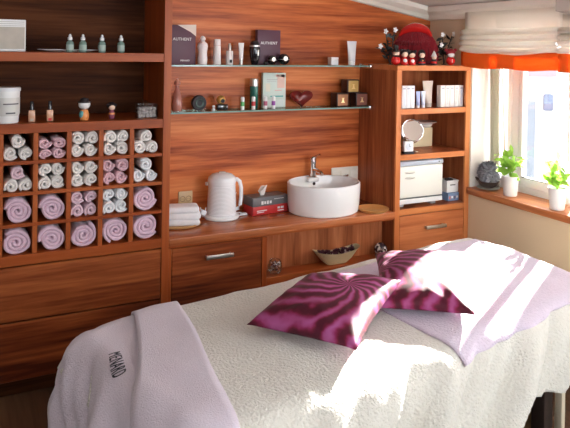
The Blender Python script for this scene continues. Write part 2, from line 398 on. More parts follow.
dr = sb('drawer', (RL+.039, RR-.039, .001, .02, .34, .630), wood('wood_tower_drawer', 'x', dark=(.34, .09, .03), mid=(.50, .155, .055), light=(.62, .22, .085), across=8, seed=17), rc, bev=.003)
handle(dr, 1.655, 1.815, .547)
sb('drawer', (RL+.039, RR-.039, .001, .02, .08, .334), W_LOW, rc, bev=.003)

# ------------------------------------------------------------------ glass shelves
def glass_shelf(z, label):
    t = empty('glass_shelf', (0, 0, z), 0, label, 'shelf')
    obj('glass_plate', box(B(), .004, 1.40, .264, D-.013, -.008, 0), GSHELF, t, smooth=0)
    o = obj('front_edge', box(B(), .004, 1.40, .260, .2638, -.0085, .0002), GEDGE, t, smooth=0); o['label'] = 'green polished glass edge'
    for x in (1.412,):
        bm = B(); box(bm, 1.401, 1.4258, .252, .288, -.018, .008, .004); obj('bracket', bm, CHROME, t)
        bm = B(); box(bm, 1.401, 1.4258, .380, .410, -.018, .008, .004); obj('bracket', bm, CHROME, t)
    return t
ZG1, ZG2 = 1.555, 1.289
glass_shelf(ZG1, 'upper glass shelf with green edge holding tubes, bottles and dark boxes')
glass_shelf(ZG2, 'lower glass shelf with green edge holding small jars and gift boxes')

# ------------------------------------------------------------------ rolled towels in cubbies
def towel_roll(R, length, turns, seed, name='towel_mesh'):
    rnd = random.Random(seed); bm = B(); t = R/(turns+.45); n = int(turns*18)
    ph = rnd.uniform(0, 6.28); ins = []; out = []
    sq = rnd.uniform(.90, 1.02)
    for i in range(n+1):
        a = i/18*2*PI; r = t*.35+t*a/(2*PI); wob = 1+.05*math.sin(2*a+ph)+.035*math.sin(3.3*a+ph*2)
        th = t*(.46+.05*math.sin(a*1.7+ph))
        c, s = math.cos(a+ph), math.sin(a+ph)
        ins.append(((r-th)*wob*c, (r-th)*wob*s*sq)); out.append(((r+th)*wob*c, (r+th)*wob*s*sq))
    bev = t*.34
    secs = [(bev*1.0, 0.0, .45), (0.0+bev*.35, .0, .85), (0, 0, 1)]
    rows = []
    for k, (p, q) in enumerate(zip(ins, out)):
        cx_, cz_ = (p[0]+q[0])/2, (p[1]+q[1])/2; hx, hz = (q[0]-p[0])/2, (q[1]-p[1])/2
        rec = .02*R*math.sin(k*.35+ph)+ (R*.05)*(1-k/n)
        pr = []
        for s_, y in ((-1, length), (-1, bev), (-.55, bev*.25), (0, 0), (.55, bev*.25), (1, bev), (1, length)):
            pr.append(bm.verts.new((cx_+hx*s_, y+rec if y < length*.5 else y, cz_+hz*s_)))
        rows.append(pr)
    for a, b in zip(rows, rows[1:]):
        for j in range(6): bm.faces.new((a[j], a[j+1], b[j+1], b[j]))
        bm.faces.new((a[6], a[0], b[0], b[6]))
    bm.faces.new(rows[0]); bm.faces.new(rows[-1][::-1])
    xa = [v.co.x for v in bm.verts]; za = [v.co.z for v in bm.verts]; w0, h0 = max(xa)-min(xa), max(za)-min(za)
    TW, TH = (2*R*rnd.uniform(.95, 1.0), 2*R*rnd.uniform(.93, .99)); cx0 = (max(xa)+min(xa))/2; z0 = min(za)
    for v in bm.verts: v.co.x = (v.co.x-cx0)*TW/w0; v.co.z = (v.co.z-z0)*TH/h0
    return bm
roll_meshes = {}
def roll_mesh(kind, mt, seed):
    key = (kind, mt.name, seed)
    if key not in roll_meshes:
        bm = towel_roll(*((.0325, .24, 1.8) if kind == 's' else (.061, .30, 3.0)), seed)
        me = bpy.data.meshes.new('rolled_towel'); bmesh.ops.recalc_face_normals(bm, faces=bm.faces[:]); bm.to_mesh(me); bm.free(); me.materials.append(mt); me.shade_smooth(); roll_meshes[key] = me
    return roll_meshes[key]
ROWN = ['top', 'second', 'third', 'bottom']; COLN = ['first', 'second', 'middle', 'fourth', 'last']
cells = [  # rows from the top
    [('3', T_CREAM), ('4f', T_PINK), ('4', T_CREAM), ('4', T_CREAM), ('3', T_CREAM)],
    [('3p', T_CREAM), ('4', T_CREAM), ('4', T_CREAM), ('4', T_PINK), ('3', T_WHITE)],
    [('1', T_MAUVE), ('1', T_MAUVE), ('4', T_PINK), ('4', T_WHITE), ('1', T_MAUVE)],
    [('1', T_MAUVE)]*5]
CN = {'cream_towel': 'cream', 'pink_towel': 'pink', 'white_towel': 'white', 'mauve_towel': 'mauve'}
T_PINK2 = fabric('dusky_pink_towel', (.84, .60, .68), 420, .6, .003, .18)
sd_ = 0
for ri, row in enumerate(cells):
    zf = zr[3-ri]+.001
    for ci, (k, mt) in enumerate(row):
        xc = X1+(ci+.5)*PX; sd_ += 1; rnd = random.Random(sd_*13)
        cell = f"{ROWN[ri]} row, {COLN[ci]} column"
        if k[0] == '1':
            o = bpy.data.objects.new('rolled_towel', roll_mesh('l', mt, sd_)); COL.objects.link(o); o.location = (xc, .018, zf); o.scale = (1.02, 1, 1.0)
            tag(o, f"large mauve rolled bath towel filling its cubby alone, {cell}", 'towel', 'large rolled towels in the lower cubbies')
            continue
        if k[0] == '3':
            spots = [(-.0325, 0, 'lower left'), (.0325, 0, 'lower right'), (.002, .057, 'top')]; sc = .97
        else:
            spots = [(-.0322, 0, 'lower left'), (.0322, 0, 'lower right'), (-.0322, .062, 'upper left'), (.0322, .0625, 'upper right')]; sc = .975
        nn = {'3': 'three', '4': 'four'}[k[0]]
        for si, (dx, dz, pn) in enumerate(spots):
            m2 = mt
            if k == '3p' and pn == 'top': m2 = T_PINK2
            if ri == 2 and ci == 2: m2 = T_PINK2
            fl = .78 if k == '4f' else 1.0
            o = bpy.data.objects.new('rolled_towel', roll_mesh('s', m2, (sd_+si) % 7)); COL.objects.link(o)
            o.location = (xc+dx+rnd.uniform(-.002, .002), .02+rnd.uniform(0, .012), zf+dz*fl); s = sc*rnd.uniform(.97, 1.03); o.scale = (s, 1, s*fl)
            cname = 'dusky pink' if m2 is T_PINK2 else CN[mt.name]
            tag(o, f"small {cname} rolled towel, {pn} of {nn} in the cubby, {cell}", 'towel', 'small rolled towels in the cubbies')

# ------------------------------------------------------------------ items in the left cabinet
# white carton
t = empty('cardboard_carton', (-.757, .10, 1.6225), math.radians(4), 'plain white carton at the left end of the top shelf', 'box')
obj('carton_body', box(B(), -.13, .057, -.05, .06, 0, .150, .002), WHITE_M, t)
obj('printed_panel', box(B(), -.13, .052, -.0508, -.0502, .012, .115), mat('carton_print', (.62, .56, .48), .6, vary=(18, .35)), t, smooth=0)
for k in range(3): obj('printed_line', box(B(), -.12, .05, -.0512, -.0508, .120+k*.009, .122+k*.009), mat('carton_line', (.45, .43, .42), .6), t, smooth=0)
# white dish
bm = B(); lathe(bm, [(0, 0), (.09, 0), (.145, .010), (.148, .013), (.10, .006), (0, .005)], 36, sx=1, sy=.32)
tag(obj('shallow_dish', bm, CERAM, loc=(-.49, .13, 1.6222)), 'long shallow white dish lying behind the row of green bottles', 'dish')
BOTG = mat('sea_green_liquid', (.20, .30, .26), .12, coat=.5)
bot = None
for i, (x, pl) in enumerate(((-.495, 'first dropper bottle from the left'), (-.434, 'second dropper bottle from the left, close to its neighbour'), (-.342, 'third dropper bottle from the left'), (-.248, 'last dropper bottle at the right'))):
    t = empty('dropper_bottle', (x, .055, 1.622), 0, 'small green glass '+pl, 'bottle', 'dropper bottles on the top shelf')
    if bot is None:
        b1 = obj('bottle_body', lathe(B(), [(0, 0), (.016, 0), (.018, .003), (.018, .046), (.014, .053), (.008, .057), (.008, .062), (0, .062)], 20), BOTG, t)
        b2 = obj('label_band', lathe(B(), [(.0183, .010), (.0183, .038)], 20), mat('pale_green_label', (.36, .46, .42), .5), t)
        b3 = obj('cap', lathe(B(), [(0, .060), (.011, .060), (.011, .072), (.007, .076), (.006, .084), (.003, .089), (0, .089)], 16), WHITE, t)
        bot = (b1, b2, b3)
    else:
        for q in bot:
            c = q.copy(); COL.objects.link(c); c.parent = t
# white tub
t = empty('plastic_tub', (-.775, .07, 1.2875), 0, 'white plastic tub with lid at the left end of the second shelf', 'tub')
obj('tub_body', lathe(B(), [(0, 0), (.050, 0), (.053, .004), (.058, .150), (0, .150)], 32), WHITE_M, t)
obj('lid', lathe(B(), [(.0585, .150), (.062, .150), (.062, .164), (.058, .168), (0, .167)], 32), WHITE, t)
obj('label_band', lathe(B(), [(.0555, .035), (.0578, .045), (.0585, .11), (.0582, .12)], 32), mat('tub_label', (.70, .69, .66), .5), t)
for z0, z1, a0, a1 in ((.088, .094, -1.9, -.6), (.045, .052, -1.7, -.95)):
    bm = B(); rr_ = .0592
    L1 = [bm.verts.new((rr_*math.cos(a0+(a1-a0)*k/10), rr_*math.sin(a0+(a1-a0)*k/10), z0)) for k in range(11)]
    L2 = [bm.verts.new((rr_*math.cos(a0+(a1-a0)*k/10), rr_*math.sin(a0+(a1-a0)*k/10), z1)) for k in range(11)]
    for k in range(10): bm.faces.new((L1[k], L1[k+1], L2[k+1], L2[k]))
    obj('printed_line', bm, mat('ink', (.12, .11, .12), .5), t)
FOUND = mat('foundation_beige', (.62, .33, .20), .2, coat=.4)
for x, nm, lab in ((-.664, 0, 'foundation bottle with black cap beside the white tub'), (-.582, 1, 'foundation bottle with black cap and small red label, right of its twin')):
    t = empty('foundation_bottle', (x, .07, 1.2875), 0, 'beige glass '+lab, 'bottle', 'foundation bottles on the second shelf')
    bm = B(); box(bm, -.0155, .0155, -.011, .011, 0, .056, .005); obj('bottle_body', bm, FOUND, t)
    obj('cap', lathe(B(), [(0, .056), (.0085, .056), (.0085, .095), (.007, .098), (0, .098)], 16), BLACK, t)
    obj('label_mark', box(B(), -.008, .008, -.0118, -.0112, .004, .016), RED if nm else mat('grey_mark', (.5, .4, .33), .5), t, smooth=0)
# two small figurines (generic dolls)
def figurine(name, loc, h, parts, label, rz=0, group=None):
    t = empty(name, loc, rz, label, 'figurine', group); s = h/.1
    for pn, fn, m in parts:
        bm = B(); fn(bm)
        xform(bm, Matrix.Scale(s, 4)); obj(pn, bm, m, t)
    return t
ORG = mat('orange_glaze', (.75, .28, .08), .35); TEAL = mat('teal_glaze', (.12, .40, .42), .4)
DARKHAIR = mat('doll_hair', (.02, .012, .014), .5); PLUM = mat('plum_cloth', (.22, .05, .09), .6)
figurine('ceramic_figurine', (-.422, .06, 1.2875), .112, [
    ('body', lambda b: lathe(b, [(0, 0), (.016, 0), (.020, .008), (.021, .026), (.015, .046), (0, .05)], 20), ORG),
    ('apron', lambda b: ball(b, (-.010, -.006, .026), .015, (.9, .9, 1.2)), TEAL),
    ('head', lambda b: ball(b, (0, 0, .070), .026, (1, .85, .86)), WHITE_M),
    ('hat', lambda b: lathe(b, [(.029, .078), (.028, .081), (.020, .084), (.017, .096), (0, .100)], 18), DARKHAIR)],
    'pale round headed figurine in orange and teal on the second shelf')
figurine('ceramic_figurine', (-.282, .09, 1.2875), .09, [
    ('body', lambda b: lathe(b, [(0, 0), (.012, 0), (.017, .008), (.018, .028), (.012, .048), (0, .05)], 20), PLUM),
    ('sash_band', lambda b: lathe(b, [(.0185, .024), (.0175, .034)], 20), ORG),
    ('head', lambda b: ball(b, (0, -.002, .066), .020, (1, .95, .95)), SKIN),
    ('hair', lambda b: (ball(b, (0, .003, .072), .023, (1.05, .95, .95)), ball(b, (-.022, .002, .076), .008), ball(b, (.022, .002, .076), .008)), DARKHAIR)],
    'tiny dark haired doll figurine in plum, right of the orange figurine')
# glass box with cotton
t = empty('glass_canister', (-.106, .09, 1.2875), 0, 'square clear glass canister with knobbed lid filled with cotton balls', 'canister')
bm = B(); 
for a in ((-.05, -.048, -.035, .035), (.048, .05, -.035, .035), (-.048, .048, -.035, -.033), (-.048, .048, .033, .035)): box(bm, a[0], a[1], a[2], a[3], 0, .066)
box(bm, -.05, .05, -.035, .035, 0, .002)
obj('glass_body', bm, GCLEAR, t, smooth=0)
bm = B(); box(bm, -.053, .053, -.038, .038, .067, .072, .002); lathe(bm, [(0, .072), (.004, .074), (.008, .082), (.006, .089), (0, .091)], 14); obj('lid', bm, thin_glass('lid_glass', (.88, .9, .9), .06), t)
bm = B(); rnd = random.Random(4)
for i in range(5):
    for j in range(3):
        for k in range(3): ball(bm, (-.036+i*.018+rnd.uniform(-.003, .003), -.021+j*.02, .012+k*.017), .0098, seg=8)
o = obj('cotton_balls', bm, fabric('cotton', (.80, .68, .66), 200, .5, .003, .3), t); o['kind'] = 'stuff'

# ------------------------------------------------------------------ bathroom products on the glass shelves
def card_box(x, y, z, w_, h_, d_, rz, label, corner):
    t = empty('presentation_box', (x, y, z), rz, label, 'box')
    obj('box_body', box(B(), -w_/2, w_/2, -d_/2, d_/2, 0, h_, .002), PURPLE, t)
    if corner:
        bm = B(); prism(bm, [(-w_*.18, h_*1.0), (w_/2+.001, h_*1.02), (w_/2+.001, h_*.72), (w_*.30, h_*.83)], 'y', -d_/2-.0012, -d_/2-.0004); obj('torn_flap', bm, mat('inner_card', (.80, .70, .62), .8), t, smooth=0)
        obj('lettering', xform(text_bm('MENARD', .014), stand((.018, -d_/2-.0006, h_*.10))), WHITE_M, t, smooth=0)
    obj('lettering', xform(text_bm('AUTHENT', .024, spacing=1.05), stand((.0, -d_/2-.0006, h_*(.62 if not corner else .64)))), WHITE_M, t, smooth=0)
    return t
card_box(.158, .345, ZG1+.001, .165, .225, .045, math.radians(4), 'dark aubergine presentation box with a pale flap, at left end of the upper glass shelf', True)
card_box(.720, .368, ZG1+.001, .155, .212, .036, 0, 'dark aubergine presentation box behind two black balls on the upper glass shelf', False)
PINKW = mat('pearl_white', (.86, .81, .80), .3, coat=.3)
t = empty('lotion_bottle', (.285, .33, ZG1+.001), 0, 'curvy white lotion bottle with round stopper beside the left aubergine box', 'bottle')
obj('bottle_body', lathe(B(), [(0, 0), (.024, 0), (.027, .006), (.029, .030), (.026, .055), (.026, .075), (.031, .105), (.027, .122), (.014, .132), (.012, .138), (0, .138)], 28), PINKW, t)
obj('stopper', lathe(B(), [(0, .138), (.013, .139), (.017, .148), (.014, .158), (.006, .165), (0, .166)], 20), PINKW, t)
t = empty('lotion_bottle', (.375, .33, ZG1+.001), 0, 'plain straight white lotion bottle, second of the white bottles', 'bottle')
obj('bottle_body', lathe(B(), [(0, 0), (.021, 0), (.023, .004), (.021, .10), (.0205, .112), (0, .112)], 28), PINKW, t)
obj('cap', lathe(B(), [(0, .113), (.0205, .113), (.019, .146), (.017, .149), (0, .149)], 28), PINKW, t)
t = empty('pump_bottle', (.453, .33, ZG1+.001), 0, 'clear pump bottle with silver collar and white base', 'bottle')
obj('bottle_body', lathe(B(), [(0, 0), (.020, 0), (.021, .004), (.021, .078), (.019, .082), (0, .082)], 24), mat('frosted_white', (.82, .78, .76), .25, coat=.3), t)
obj('pump_collar', lathe(B(), [(0, .083), (.010, .083), (.010, .112), (.007, .120), (.006, .127), (0, .128)], 20), STEEL, t)
obj('label_mark', box(B(), -.008, .008, -.0222, -.0212, .012, .030), BLACKM, t, smooth=0)
def tube_pack(name, x, y, z, w_, h_, m, capm, caph, label, par_cat='tube', d_=.4, group=None, rz=0):
    t = empty(name, (x, y, z), rz, label, par_cat, group)
    bm = B(); n = 20; secs = []
    for k in range(7):
        f = k/6; zz = caph+(h_-caph)*f; rx = w_/2*(.62+.38*f); ry = w_/2*.62*(1-f)**.8+.0015
        secs.append([bm.verts.new((rx*math.cos(2*PI*i/n), ry*math.sin(2*PI*i/n), zz)) for i in range(n)])
    for a, b in zip(secs, secs[1:]):
        for i in range(n): bm.faces.new((a[i], a[(i+1) % n], b[(i+1) % n], b[i]))
    bm.faces.new(secs[0]); bm.faces.new(secs[-1])
    obj('tube_body', bm, m, t)
    obj('cap', lathe(B(), [(0, 0), (w_*.29, 0), (w_*.31, caph-.001), (0, caph-.0005)], 20), capm, t)
    return t
tube_pack('cream_tube', .527, .33, ZG1+.001, .036, .130, WHITE_M, STEEL, .03, 'slim white cream tube standing on a silver cap left of the black bottle')
tube_pack('cream_tube', 1.306, .33, ZG1+.001, .074, .155, WHITE, WHITE_M, .024, 'tall white cream tube standing near right end of the upper glass shelf')
t = empty('vase_bottle', (.613, .325, ZG1+.001), 0, 'glossy black urn shaped bottle with silver band beside the right aubergine box', 'bottle')
obj('bottle_body', lathe(B(), [(0, 0), (.018, 0), (.022, .008), (.030, .05), (.034, .085), (.031, .108), (0, .108)], 28), BLACK, t)
obj('band', lathe(B(), [(.0315, .108), (.0315, .118), (0, .118)], 28), STEEL, t)
obj('stopper', lathe(B(), [(0, .118), (.029, .118), (.026, .135), (.016, .145), (0, .148)], 28), BLACK, t)
obj('emblem_or_glint', box(B(), .004, .014, -.0342, -.0325, .055, .090, .002), STEEL, t)
for x, r, lab in ((.724, .030, 'smaller glossy black ball jar with silver highlight, left of the pair'), (.803, .035, 'larger glossy black ball jar with silver highlight, right of the pair')):
    t = empty('ball_jar', (x, .312, ZG1+.001), 0, lab+' on upper glass shelf', 'jar', 'black ball jars')
    bm = B(); ball(bm, (0, 0, r), r, seg=24); obj('jar_body', bm, BLACK, t)
    obj('emblem_or_glint', xform(lathe(B(), [(0, 0), (r*.42, 0), (r*.42, .002), (0, .002)], 20), Matrix.Translation((-.1*r, -r*.93, r*1.15)) @ Matrix.Rotation(PI/2, 4, 'X')), STEEL, t)  # steel disc stands in for the highlight on the black ball
    obj('seam_band', lathe(B(), [(r*1.004, r-.002), (r*1.004, r+.001)], 28), STEEL, t)
tag(obj('sample_pot', lathe(B(), [(0, 0), (.011, 0), (.012, .015), (.008, .020), (0, .020)], 16), BLACK, loc=(.680, .31, ZG1+.001)), 'tiny black pot just left of the two black ball jars', 'pot')
t = empty('cream_jar', (1.166, .33, ZG1+.001), 0, 'small square white cream jar left of the tall white tube', 'jar')
obj('jar_body', box(B(), -.026, .026, -.024, .024, 0, .034, .003), WHITE, t); obj('lid', box(B(), -.0265, .0265, -.0245, .0245, .0345, .050, .003), WHITE_M, t)
# lower shelf
PINKG = mat('rose_brown_glass', (.42, .16, .12), .12, coat=.6)
t = empty('perfume_bottle', (.136, .33, ZG2+.001), 0, 'rose brown glass bottle with long neck at left end of the lower glass shelf', 'bottle')
obj('bottle_body', lathe(B(), [(0, 0), (.026, 0), (.030, .012), (.031, .045), (.024, .09), (.013, .125), (.011, .145), (0, .145)], 28), PINKG, t)
obj('stopper', lathe(B(), [(0, .146), (.014, .147), (.019, .158), (.015, .170), (.007, .177), (.005, .186), (0, .187)], 20), mat('rose_metal', (.70, .32, .24), .3, .4), t)
t = empty('round_compact', (.269, .34, ZG2+.001), 0, 'round black compact case standing on edge on the lower glass shelf', 'compact')
bm = lathe(B(), [(0, 0), (.040, 0), (.044, .006), (.044, .022), (.040, .030), (0, .030)], 32); xform(bm, Matrix.Translation((0, .012, .044)) @ Matrix.Rotation(PI/2, 4, 'X')); obj('case', bm, BLACKM, t)
bm = lathe(B(), [(.020, 0), (.026, .002), (.024, .004), (.016, .002)], 28); xform(bm, Matrix.Translation((0, -.018, .044)) @ Matrix.Rotation(PI/2, 4, 'X')); obj('ring_mark', bm, mat('dark_green_metal', (.06, .09, .08), .3, .6), t)
t = empty('perfume_flask', (.406, .325, ZG2+.001), 0, 'small black based flask topped by a golden ball', 'bottle')
obj('flask_base', box(B(), -.030, .034, -.018, .018, 0, .034, .004), BLACK, t); bm = B(); ball(bm, (-.005, 0, .060), .027, seg=22); obj('golden_ball', bm, GOLD, t)
bm = lathe(B(), [(0, 0), (.012, 0), (.012, .001), (0, .001)], 16); xform(bm, Matrix.Translation((-.004, -.0273, .055)) @ Matrix.Rotation(PI/2, 4, 'X')); obj('dark_emblem', bm, BLACKM, t)
tag(obj('glass_stopper', lathe(B(), [(0, 0), (.010, 0), (.008, .010), (.004, .014), (.009, .022), (.006, .030), (0, .031)], 16), WHITE_M, loc=(.350, .31, ZG2+.001)), 'tiny pale glass stopper left of the golden ball flask', 'stopper')
t = empty('shampoo_bottle', (.630, .365, ZG2+.001), 0, 'teal green bottle with silver cap standing behind the small tubes', 'bottle')
obj('bottle_body', lathe(B(), [(0, 0), (.024, 0), (.026, .005), (.026, .135), (0, .135)], 24), mat('teal_plastic', (.01, .12, .09), .25, coat=.4), t)
obj('cap', lathe(B(), [(0, .136), (.026, .136), (.026, .178), (.023, .181), (0, .181)], 24), STEEL, t)
for x, c, nm in ((.528, (.12, .50, .16), 'green'), (.599, (.62, .05, .05), 'red'), (.678, (.45, .12, .20), 'crimson'), (.732, (.32, .10, .42), 'violet')):
    t = empty('lip_balm_tube', (x, .300, ZG2+.001), 0, f'small white stick tube with a {nm} band on the lower glass shelf', 'tube', 'small stick tubes with coloured bands')
    obj('tube_body', lathe(B(), [(0, 0), (.0115, 0), (.0115, .070), (.009, .076), (0, .076)], 18), WHITE_M, t)
    obj('colour_band', lathe(B(), [(.0118, .022), (.0118, .048)], 18), mat(nm+'_band', c, .4), t)
# upright card box (mint with pink)
t = empty('gift_set_box', (.772, .385, ZG2+.001), 0, 'pale mint flat box with pink and teal print leaning at shelf centre', 'box')
obj('box_body', box(B(), -.078, .078, -.014, .014, 0, .215, .002), mat('mint_card', (.58, .68, .62), .5), t)
pc = mat('print_pink', (.78, .42, .36), .6); tl = mat('print_teal', (.10, .42, .38), .6); gp = mat('print_grey', (.45, .47, .45), .6)
def patch(x0, x1, z0, z1, m): obj('printed_mark', box(B(), x0, x1, -.0152, -.0145, z0, z1), m, t, smooth=0)
patch(.018, .070, .120, .205, mat('print_blush', (.76, .55, .46), .6)); patch(.010, .030, .190, .205, pc); patch(.045, .068, .188, .205, pc); patch(-.055, .02, .172, .176, gp); patch(-.05, .01, .162, .165, gp)
patch(-.028, .060, .066, .074, tl); patch(.002, .050, .104, .109, pc); patch(-.06, -.03, .10, .15, mat('print_sand', (.66, .64, .52), .6)); patch(-.07, .07, .008, .05, mat('print_pale', (.66, .74, .70), .6))
# heart dish
t = None
bm = B(); n = 48; rings = []
def heart(a, s):
    return (s*16*math.sin(a)**3/17, s*(13*math.cos(a)-5*math.cos(2*a)-2*math.cos(3*a)-math.cos(4*a))/17)
for s, y in ((.0, .018), (.35, .020), (.62, .010), (.82, -.004), (.97, -.012), (1.0, -.006), (.96, .012), (.6, .030), (0, .034)):
    if s == 0: rings.append([bm.verts.new((0, y, .052))])
    else: rings.append([bm.verts.new((heart(2*PI*k/n, s*.086)[0], y, .056+heart(2*PI*k/n, s*.062)[1])) for k in range(n)])
for a, b in zip(rings, rings[1:]):
    for k in range(n):
        if len(a) == 1: bm.faces.new((a[0], b[k], b[(k+1) % n]))
        elif len(b) == 1: bm.faces.new((a[k], b[0], a[(k+1) % n]))
        else: bm.faces.new((a[k], a[(k+1) % n], b[(k+1) % n], b[k]))
zm = min(v.co.z for v in bm.verts)
for v in bm.verts: v.co.z -= zm
xform(bm, Matrix.Rotation(math.radians(-8), 4, 'X')); zm = min(v.co.z for v in bm.verts)
for v in bm.verts: v.co.z -= zm
tag(obj('heart_dish', bm, mat('oxblood_glaze', (.20, .018, .014), .15, coat=.6), loc=(.951, .345, ZG2+.001)), 'dark red heart shaped dish standing upright on the lower glass shelf', 'dish')
BRN = mat('shadow_brown_card', (.045, .018, .014), .35)  # body darkened to stand in for the shadow beside each box
def gift(x, y, z, fr, label):
    t = empty('gift_box', (x, y, z), 0, label, 'box', 'small square boxes with metallic fronts')
    obj('box_body', box(B(), -.044, .044, -.040, .040, 0, .086, .002), BRN, t)
    p = obj('front_plaque', box(B(), -.037, .037, -.0418, -.0403, .008, .079), fr, t, smooth=0)
    bm = B(); prism(bm, [(-.016, .026), (.016, .026), (.008, .034), (.003, .052), (.014, .056), (-.014, .056), (-.003, .052), (-.008, .034)], 'y', -.0428, -.0419); obj('crest', bm, mat('pale_gold', (.85, .66, .32), .3, .6), p, smooth=0)
gift(1.223, .335, ZG2+.001, mat('copper_front', (.34, .15, .07), .35, .3), 'small shadow toned box with copper front, lower left of three stacked on the glass shelf')
gift(1.368, .335, ZG2+.001, mat('bronze_front', (.27, .11, .08), .35, .3), 'small shadow toned box with bronze front, lower right of three near shelf end')
# thin card bridges the gap so the top box rests on both
gift(1.301, .335, ZG2+.088, mat('gold_front', (.58, .40, .13), .35, .4), 'small shadow toned box with gold front, balanced on top of the two others')

# ------------------------------------------------------------------ counter items
tr = tag(obj('bamboo_tray', lathe(B(), [(0, 0), (.105, 0), (.118, .006), (.120, .014), (.114, .014), (.108, .009), (0, .008)], 48, sy=.75), mat('bamboo', (.62, .34, .13), .4, vary=(14, .2)), loc=(.130, .225, ZC+.001)), 'round bamboo tray under the folded white towels', 'tray')
for k, (dz, dx, lab) in enumerate(((0.0, 0, 'bottom'), (.0345, .006, 'middle'), (.069, -.004, 'top'))):
    bm = B(); box(bm, -.11, .105, -.055, .055, 0, .034, .013, 4)
    for v in bm.verts:
        if v.co.x > .08: v.co.z += .0015*math.sin(v.co.y*60+k)
    box(bm, .085, .1062, -.050, .050, .0165, .0178)
    tag(obj('folded_towel', bm, T_WHITE, loc=(.132+dx, .225+.004*k, ZC+.010+dz), rot=(0, 0, math.radians(-16+2*k))), f'long folded white towel, {lab} one of the stack on the bamboo tray', 'towel', 'folded white towels on the tray')
t = empty('wall_socket', (.222, D-.0125, .722), 0, 'beige double wall socket on the wood wall beside the folded towels', 'socket')
obj('plate', box(B(), -.043, .043, -.008, 0, 0, .088, .003), mat('beige_plastic', (.66, .48, .26), .4), t)
bm = B()
for x in (-.018, .018):
    q = lathe(B(), [(.0135, 0), (.016, .002), (.0165, .0), ], 20); xform(q, Matrix.Translation((x, -.0085, .044)) @ Matrix.Rotation(PI/2, 4, 'X')); merge(bm, q)
    box(bm, x-.006, x-.003, -.0095, -.008, .042, .046); box(bm, x+.003, x+.006, -.0095, -.008, .042, .046)
obj('outlet_rim', bm, mat('brown_plastic', (.30, .18, .09), .4), t)
# kettle
kx, ky = .406, .300
t = empty('electric_kettle', (kx, ky, ZC+.001), math.radians(-22), 'white ribbed electric kettle with side handle on the counter', 'kettle')
obj('power_base', lathe(B(), [(0, 0), (.100, 0), (.104, .005), (.103, .014), (.092, .020), (0, .020)], 40), WHITE, t)
prof = [(0, .021), (.084, .021), (.086, .028)]
for k in range(22):
    z = .030+k*.0075; prof += [(.0855-.00025*k, z), (.0835-.00025*k, z+.002)]
prof += [(.080, .200), (.079, .207), (0, .207)]
obj('kettle_body', lathe(B(), prof, 48), WHITE, t)
obj('lid', lathe(B(), [(.0, .208), (.083, .208), (.084, .217), (.079, .236), (.060, .252), (.034, .259), (0, .260)], 40), WHITE, t)
bm = B(); tube(bm, [(-.022, 0, .256), (-.014, 0, .264), (.016, 0, .264), (.024, 0, .256)], .006); obj('lid_grip', bm, CHROME, t)
bm = B(); tube(bm, [(.066, 0, .222), (.086, 0, .224), (.103, 0, .210), (.112, 0, .175), (.113, 0, .12), (.108, 0, .075), (.096, 0, .052), (.078, 0, .046)], [.010, .012, .012, .0115, .011, .011, .011, .010], 12)
for v in bm.verts: v.co.y *= 1.2
obj('handle', bm, WHITE, t)
obj('spout', prism(B(), [(-.086, -.016), (-.098, 0), (-.086, .016), (-.070, 0)], 'z', .188, .205), WHITE, t)
obj('water_gauge', box(B(), .080, .086, -.005, .005, .06, .15, .002), GCLEAR, t)
bm = B(); tube(bm, [(.50, .27, ZC+.008), (.525, .285, ZC+.006), (.55, .30, ZC+.006), (.54, .335, ZC+.006), (.48, .36, ZC+.006), (.38, .37, ZC+.006), (.30, .33, ZC+.007), (.285, .30, ZC+.03)], .0042, 8)
cd = tag(obj('power_cord', bm, WHITE), 'white kettle power cord looping over the counter behind the kettle', 'cord')
bm = B(); xform(box(bm, -.018, .018, -.012, .012, 0, .03, .005), Matrix.Translation((.283, .293, ZC+.028)) @ Matrix.Rotation(.5, 4, 'Y')); tube(bm, [(.275, .285, ZC+.055), (.268, .28, ZC+.075)], .003); tube(bm, [(.300, .285, ZC+.05), (.302, .28, ZC+.072)], .003); obj('plug', bm, WHITE, cd)
bm = B(); box(bm, .525, .565, .285, .31, ZC+.001, ZC+.013, .004); obj('cord_clip', bm, WHITE, cd)
# tissue box
t = empty('tissue_box', (.694, .318, ZC+.001), math.radians(7), 'grey and red tissue box with a tissue sticking out beside the kettle', 'tissue box')
obj('lower_band', box(B(), -.118, .128, -.056, .056, 0, .050, .002), mat('red_card', (.52, .03, .03), .4), t)
obj('upper_band', box(B(), -.1178, .1278, -.0558, .0558, .0502, .103, .002), mat('grey_card', (.15, .15, .155), .4), t)
WK = mat('white_print', (.75, .74, .74), .5)
for (x0, x1, z0, z1) in ((-.06, -.045, .060, .080), (-.040, -.028, .062, .078), (-.022, -.008, .060, .080), (-.002, .012, .062, .078), (-.09, -.02, .022, .027), (-.09, -.04, .013, .017), (.055, .072, .024, .036), (.078, .100, .024, .036), (.055, .100, .010, .016), (.03, .10, .084, .087)):
    obj('printed_mark', box(B(), x0, x1, -.0568, -.0562, z0, z1), WK, t, smooth=0)
bm = B(); rnd = random.Random(9); N_ = 14; g = {}
for i in range(N_):
    for j in range(10):
        a = i/(N_-1)*2-1; f = j/9
        rr = .010+.035*f*(1+.3*math.sin(5*a+1))
        ang = a*2.6
        g[i, j] = bm.verts.new((-.022+math.cos(ang)*rr*1.0*(1-.35*f), math.sin(ang)*rr*.4, .098+.068*f*(1-.45*abs(a))+.006*math.sin(7*a+4*f)))
for i in range(N_-1):
    for j in range(9): bm.faces.new((g[i, j], g[i+1, j], g[i+1, j+1], g[i, j+1]))
o = obj('tissue', bm, mat('tissue_paper', (.82, .76, .70), .9), t); sm = o.modifiers.new('s', 'SOLIDIFY'); sm.thickness = .0012
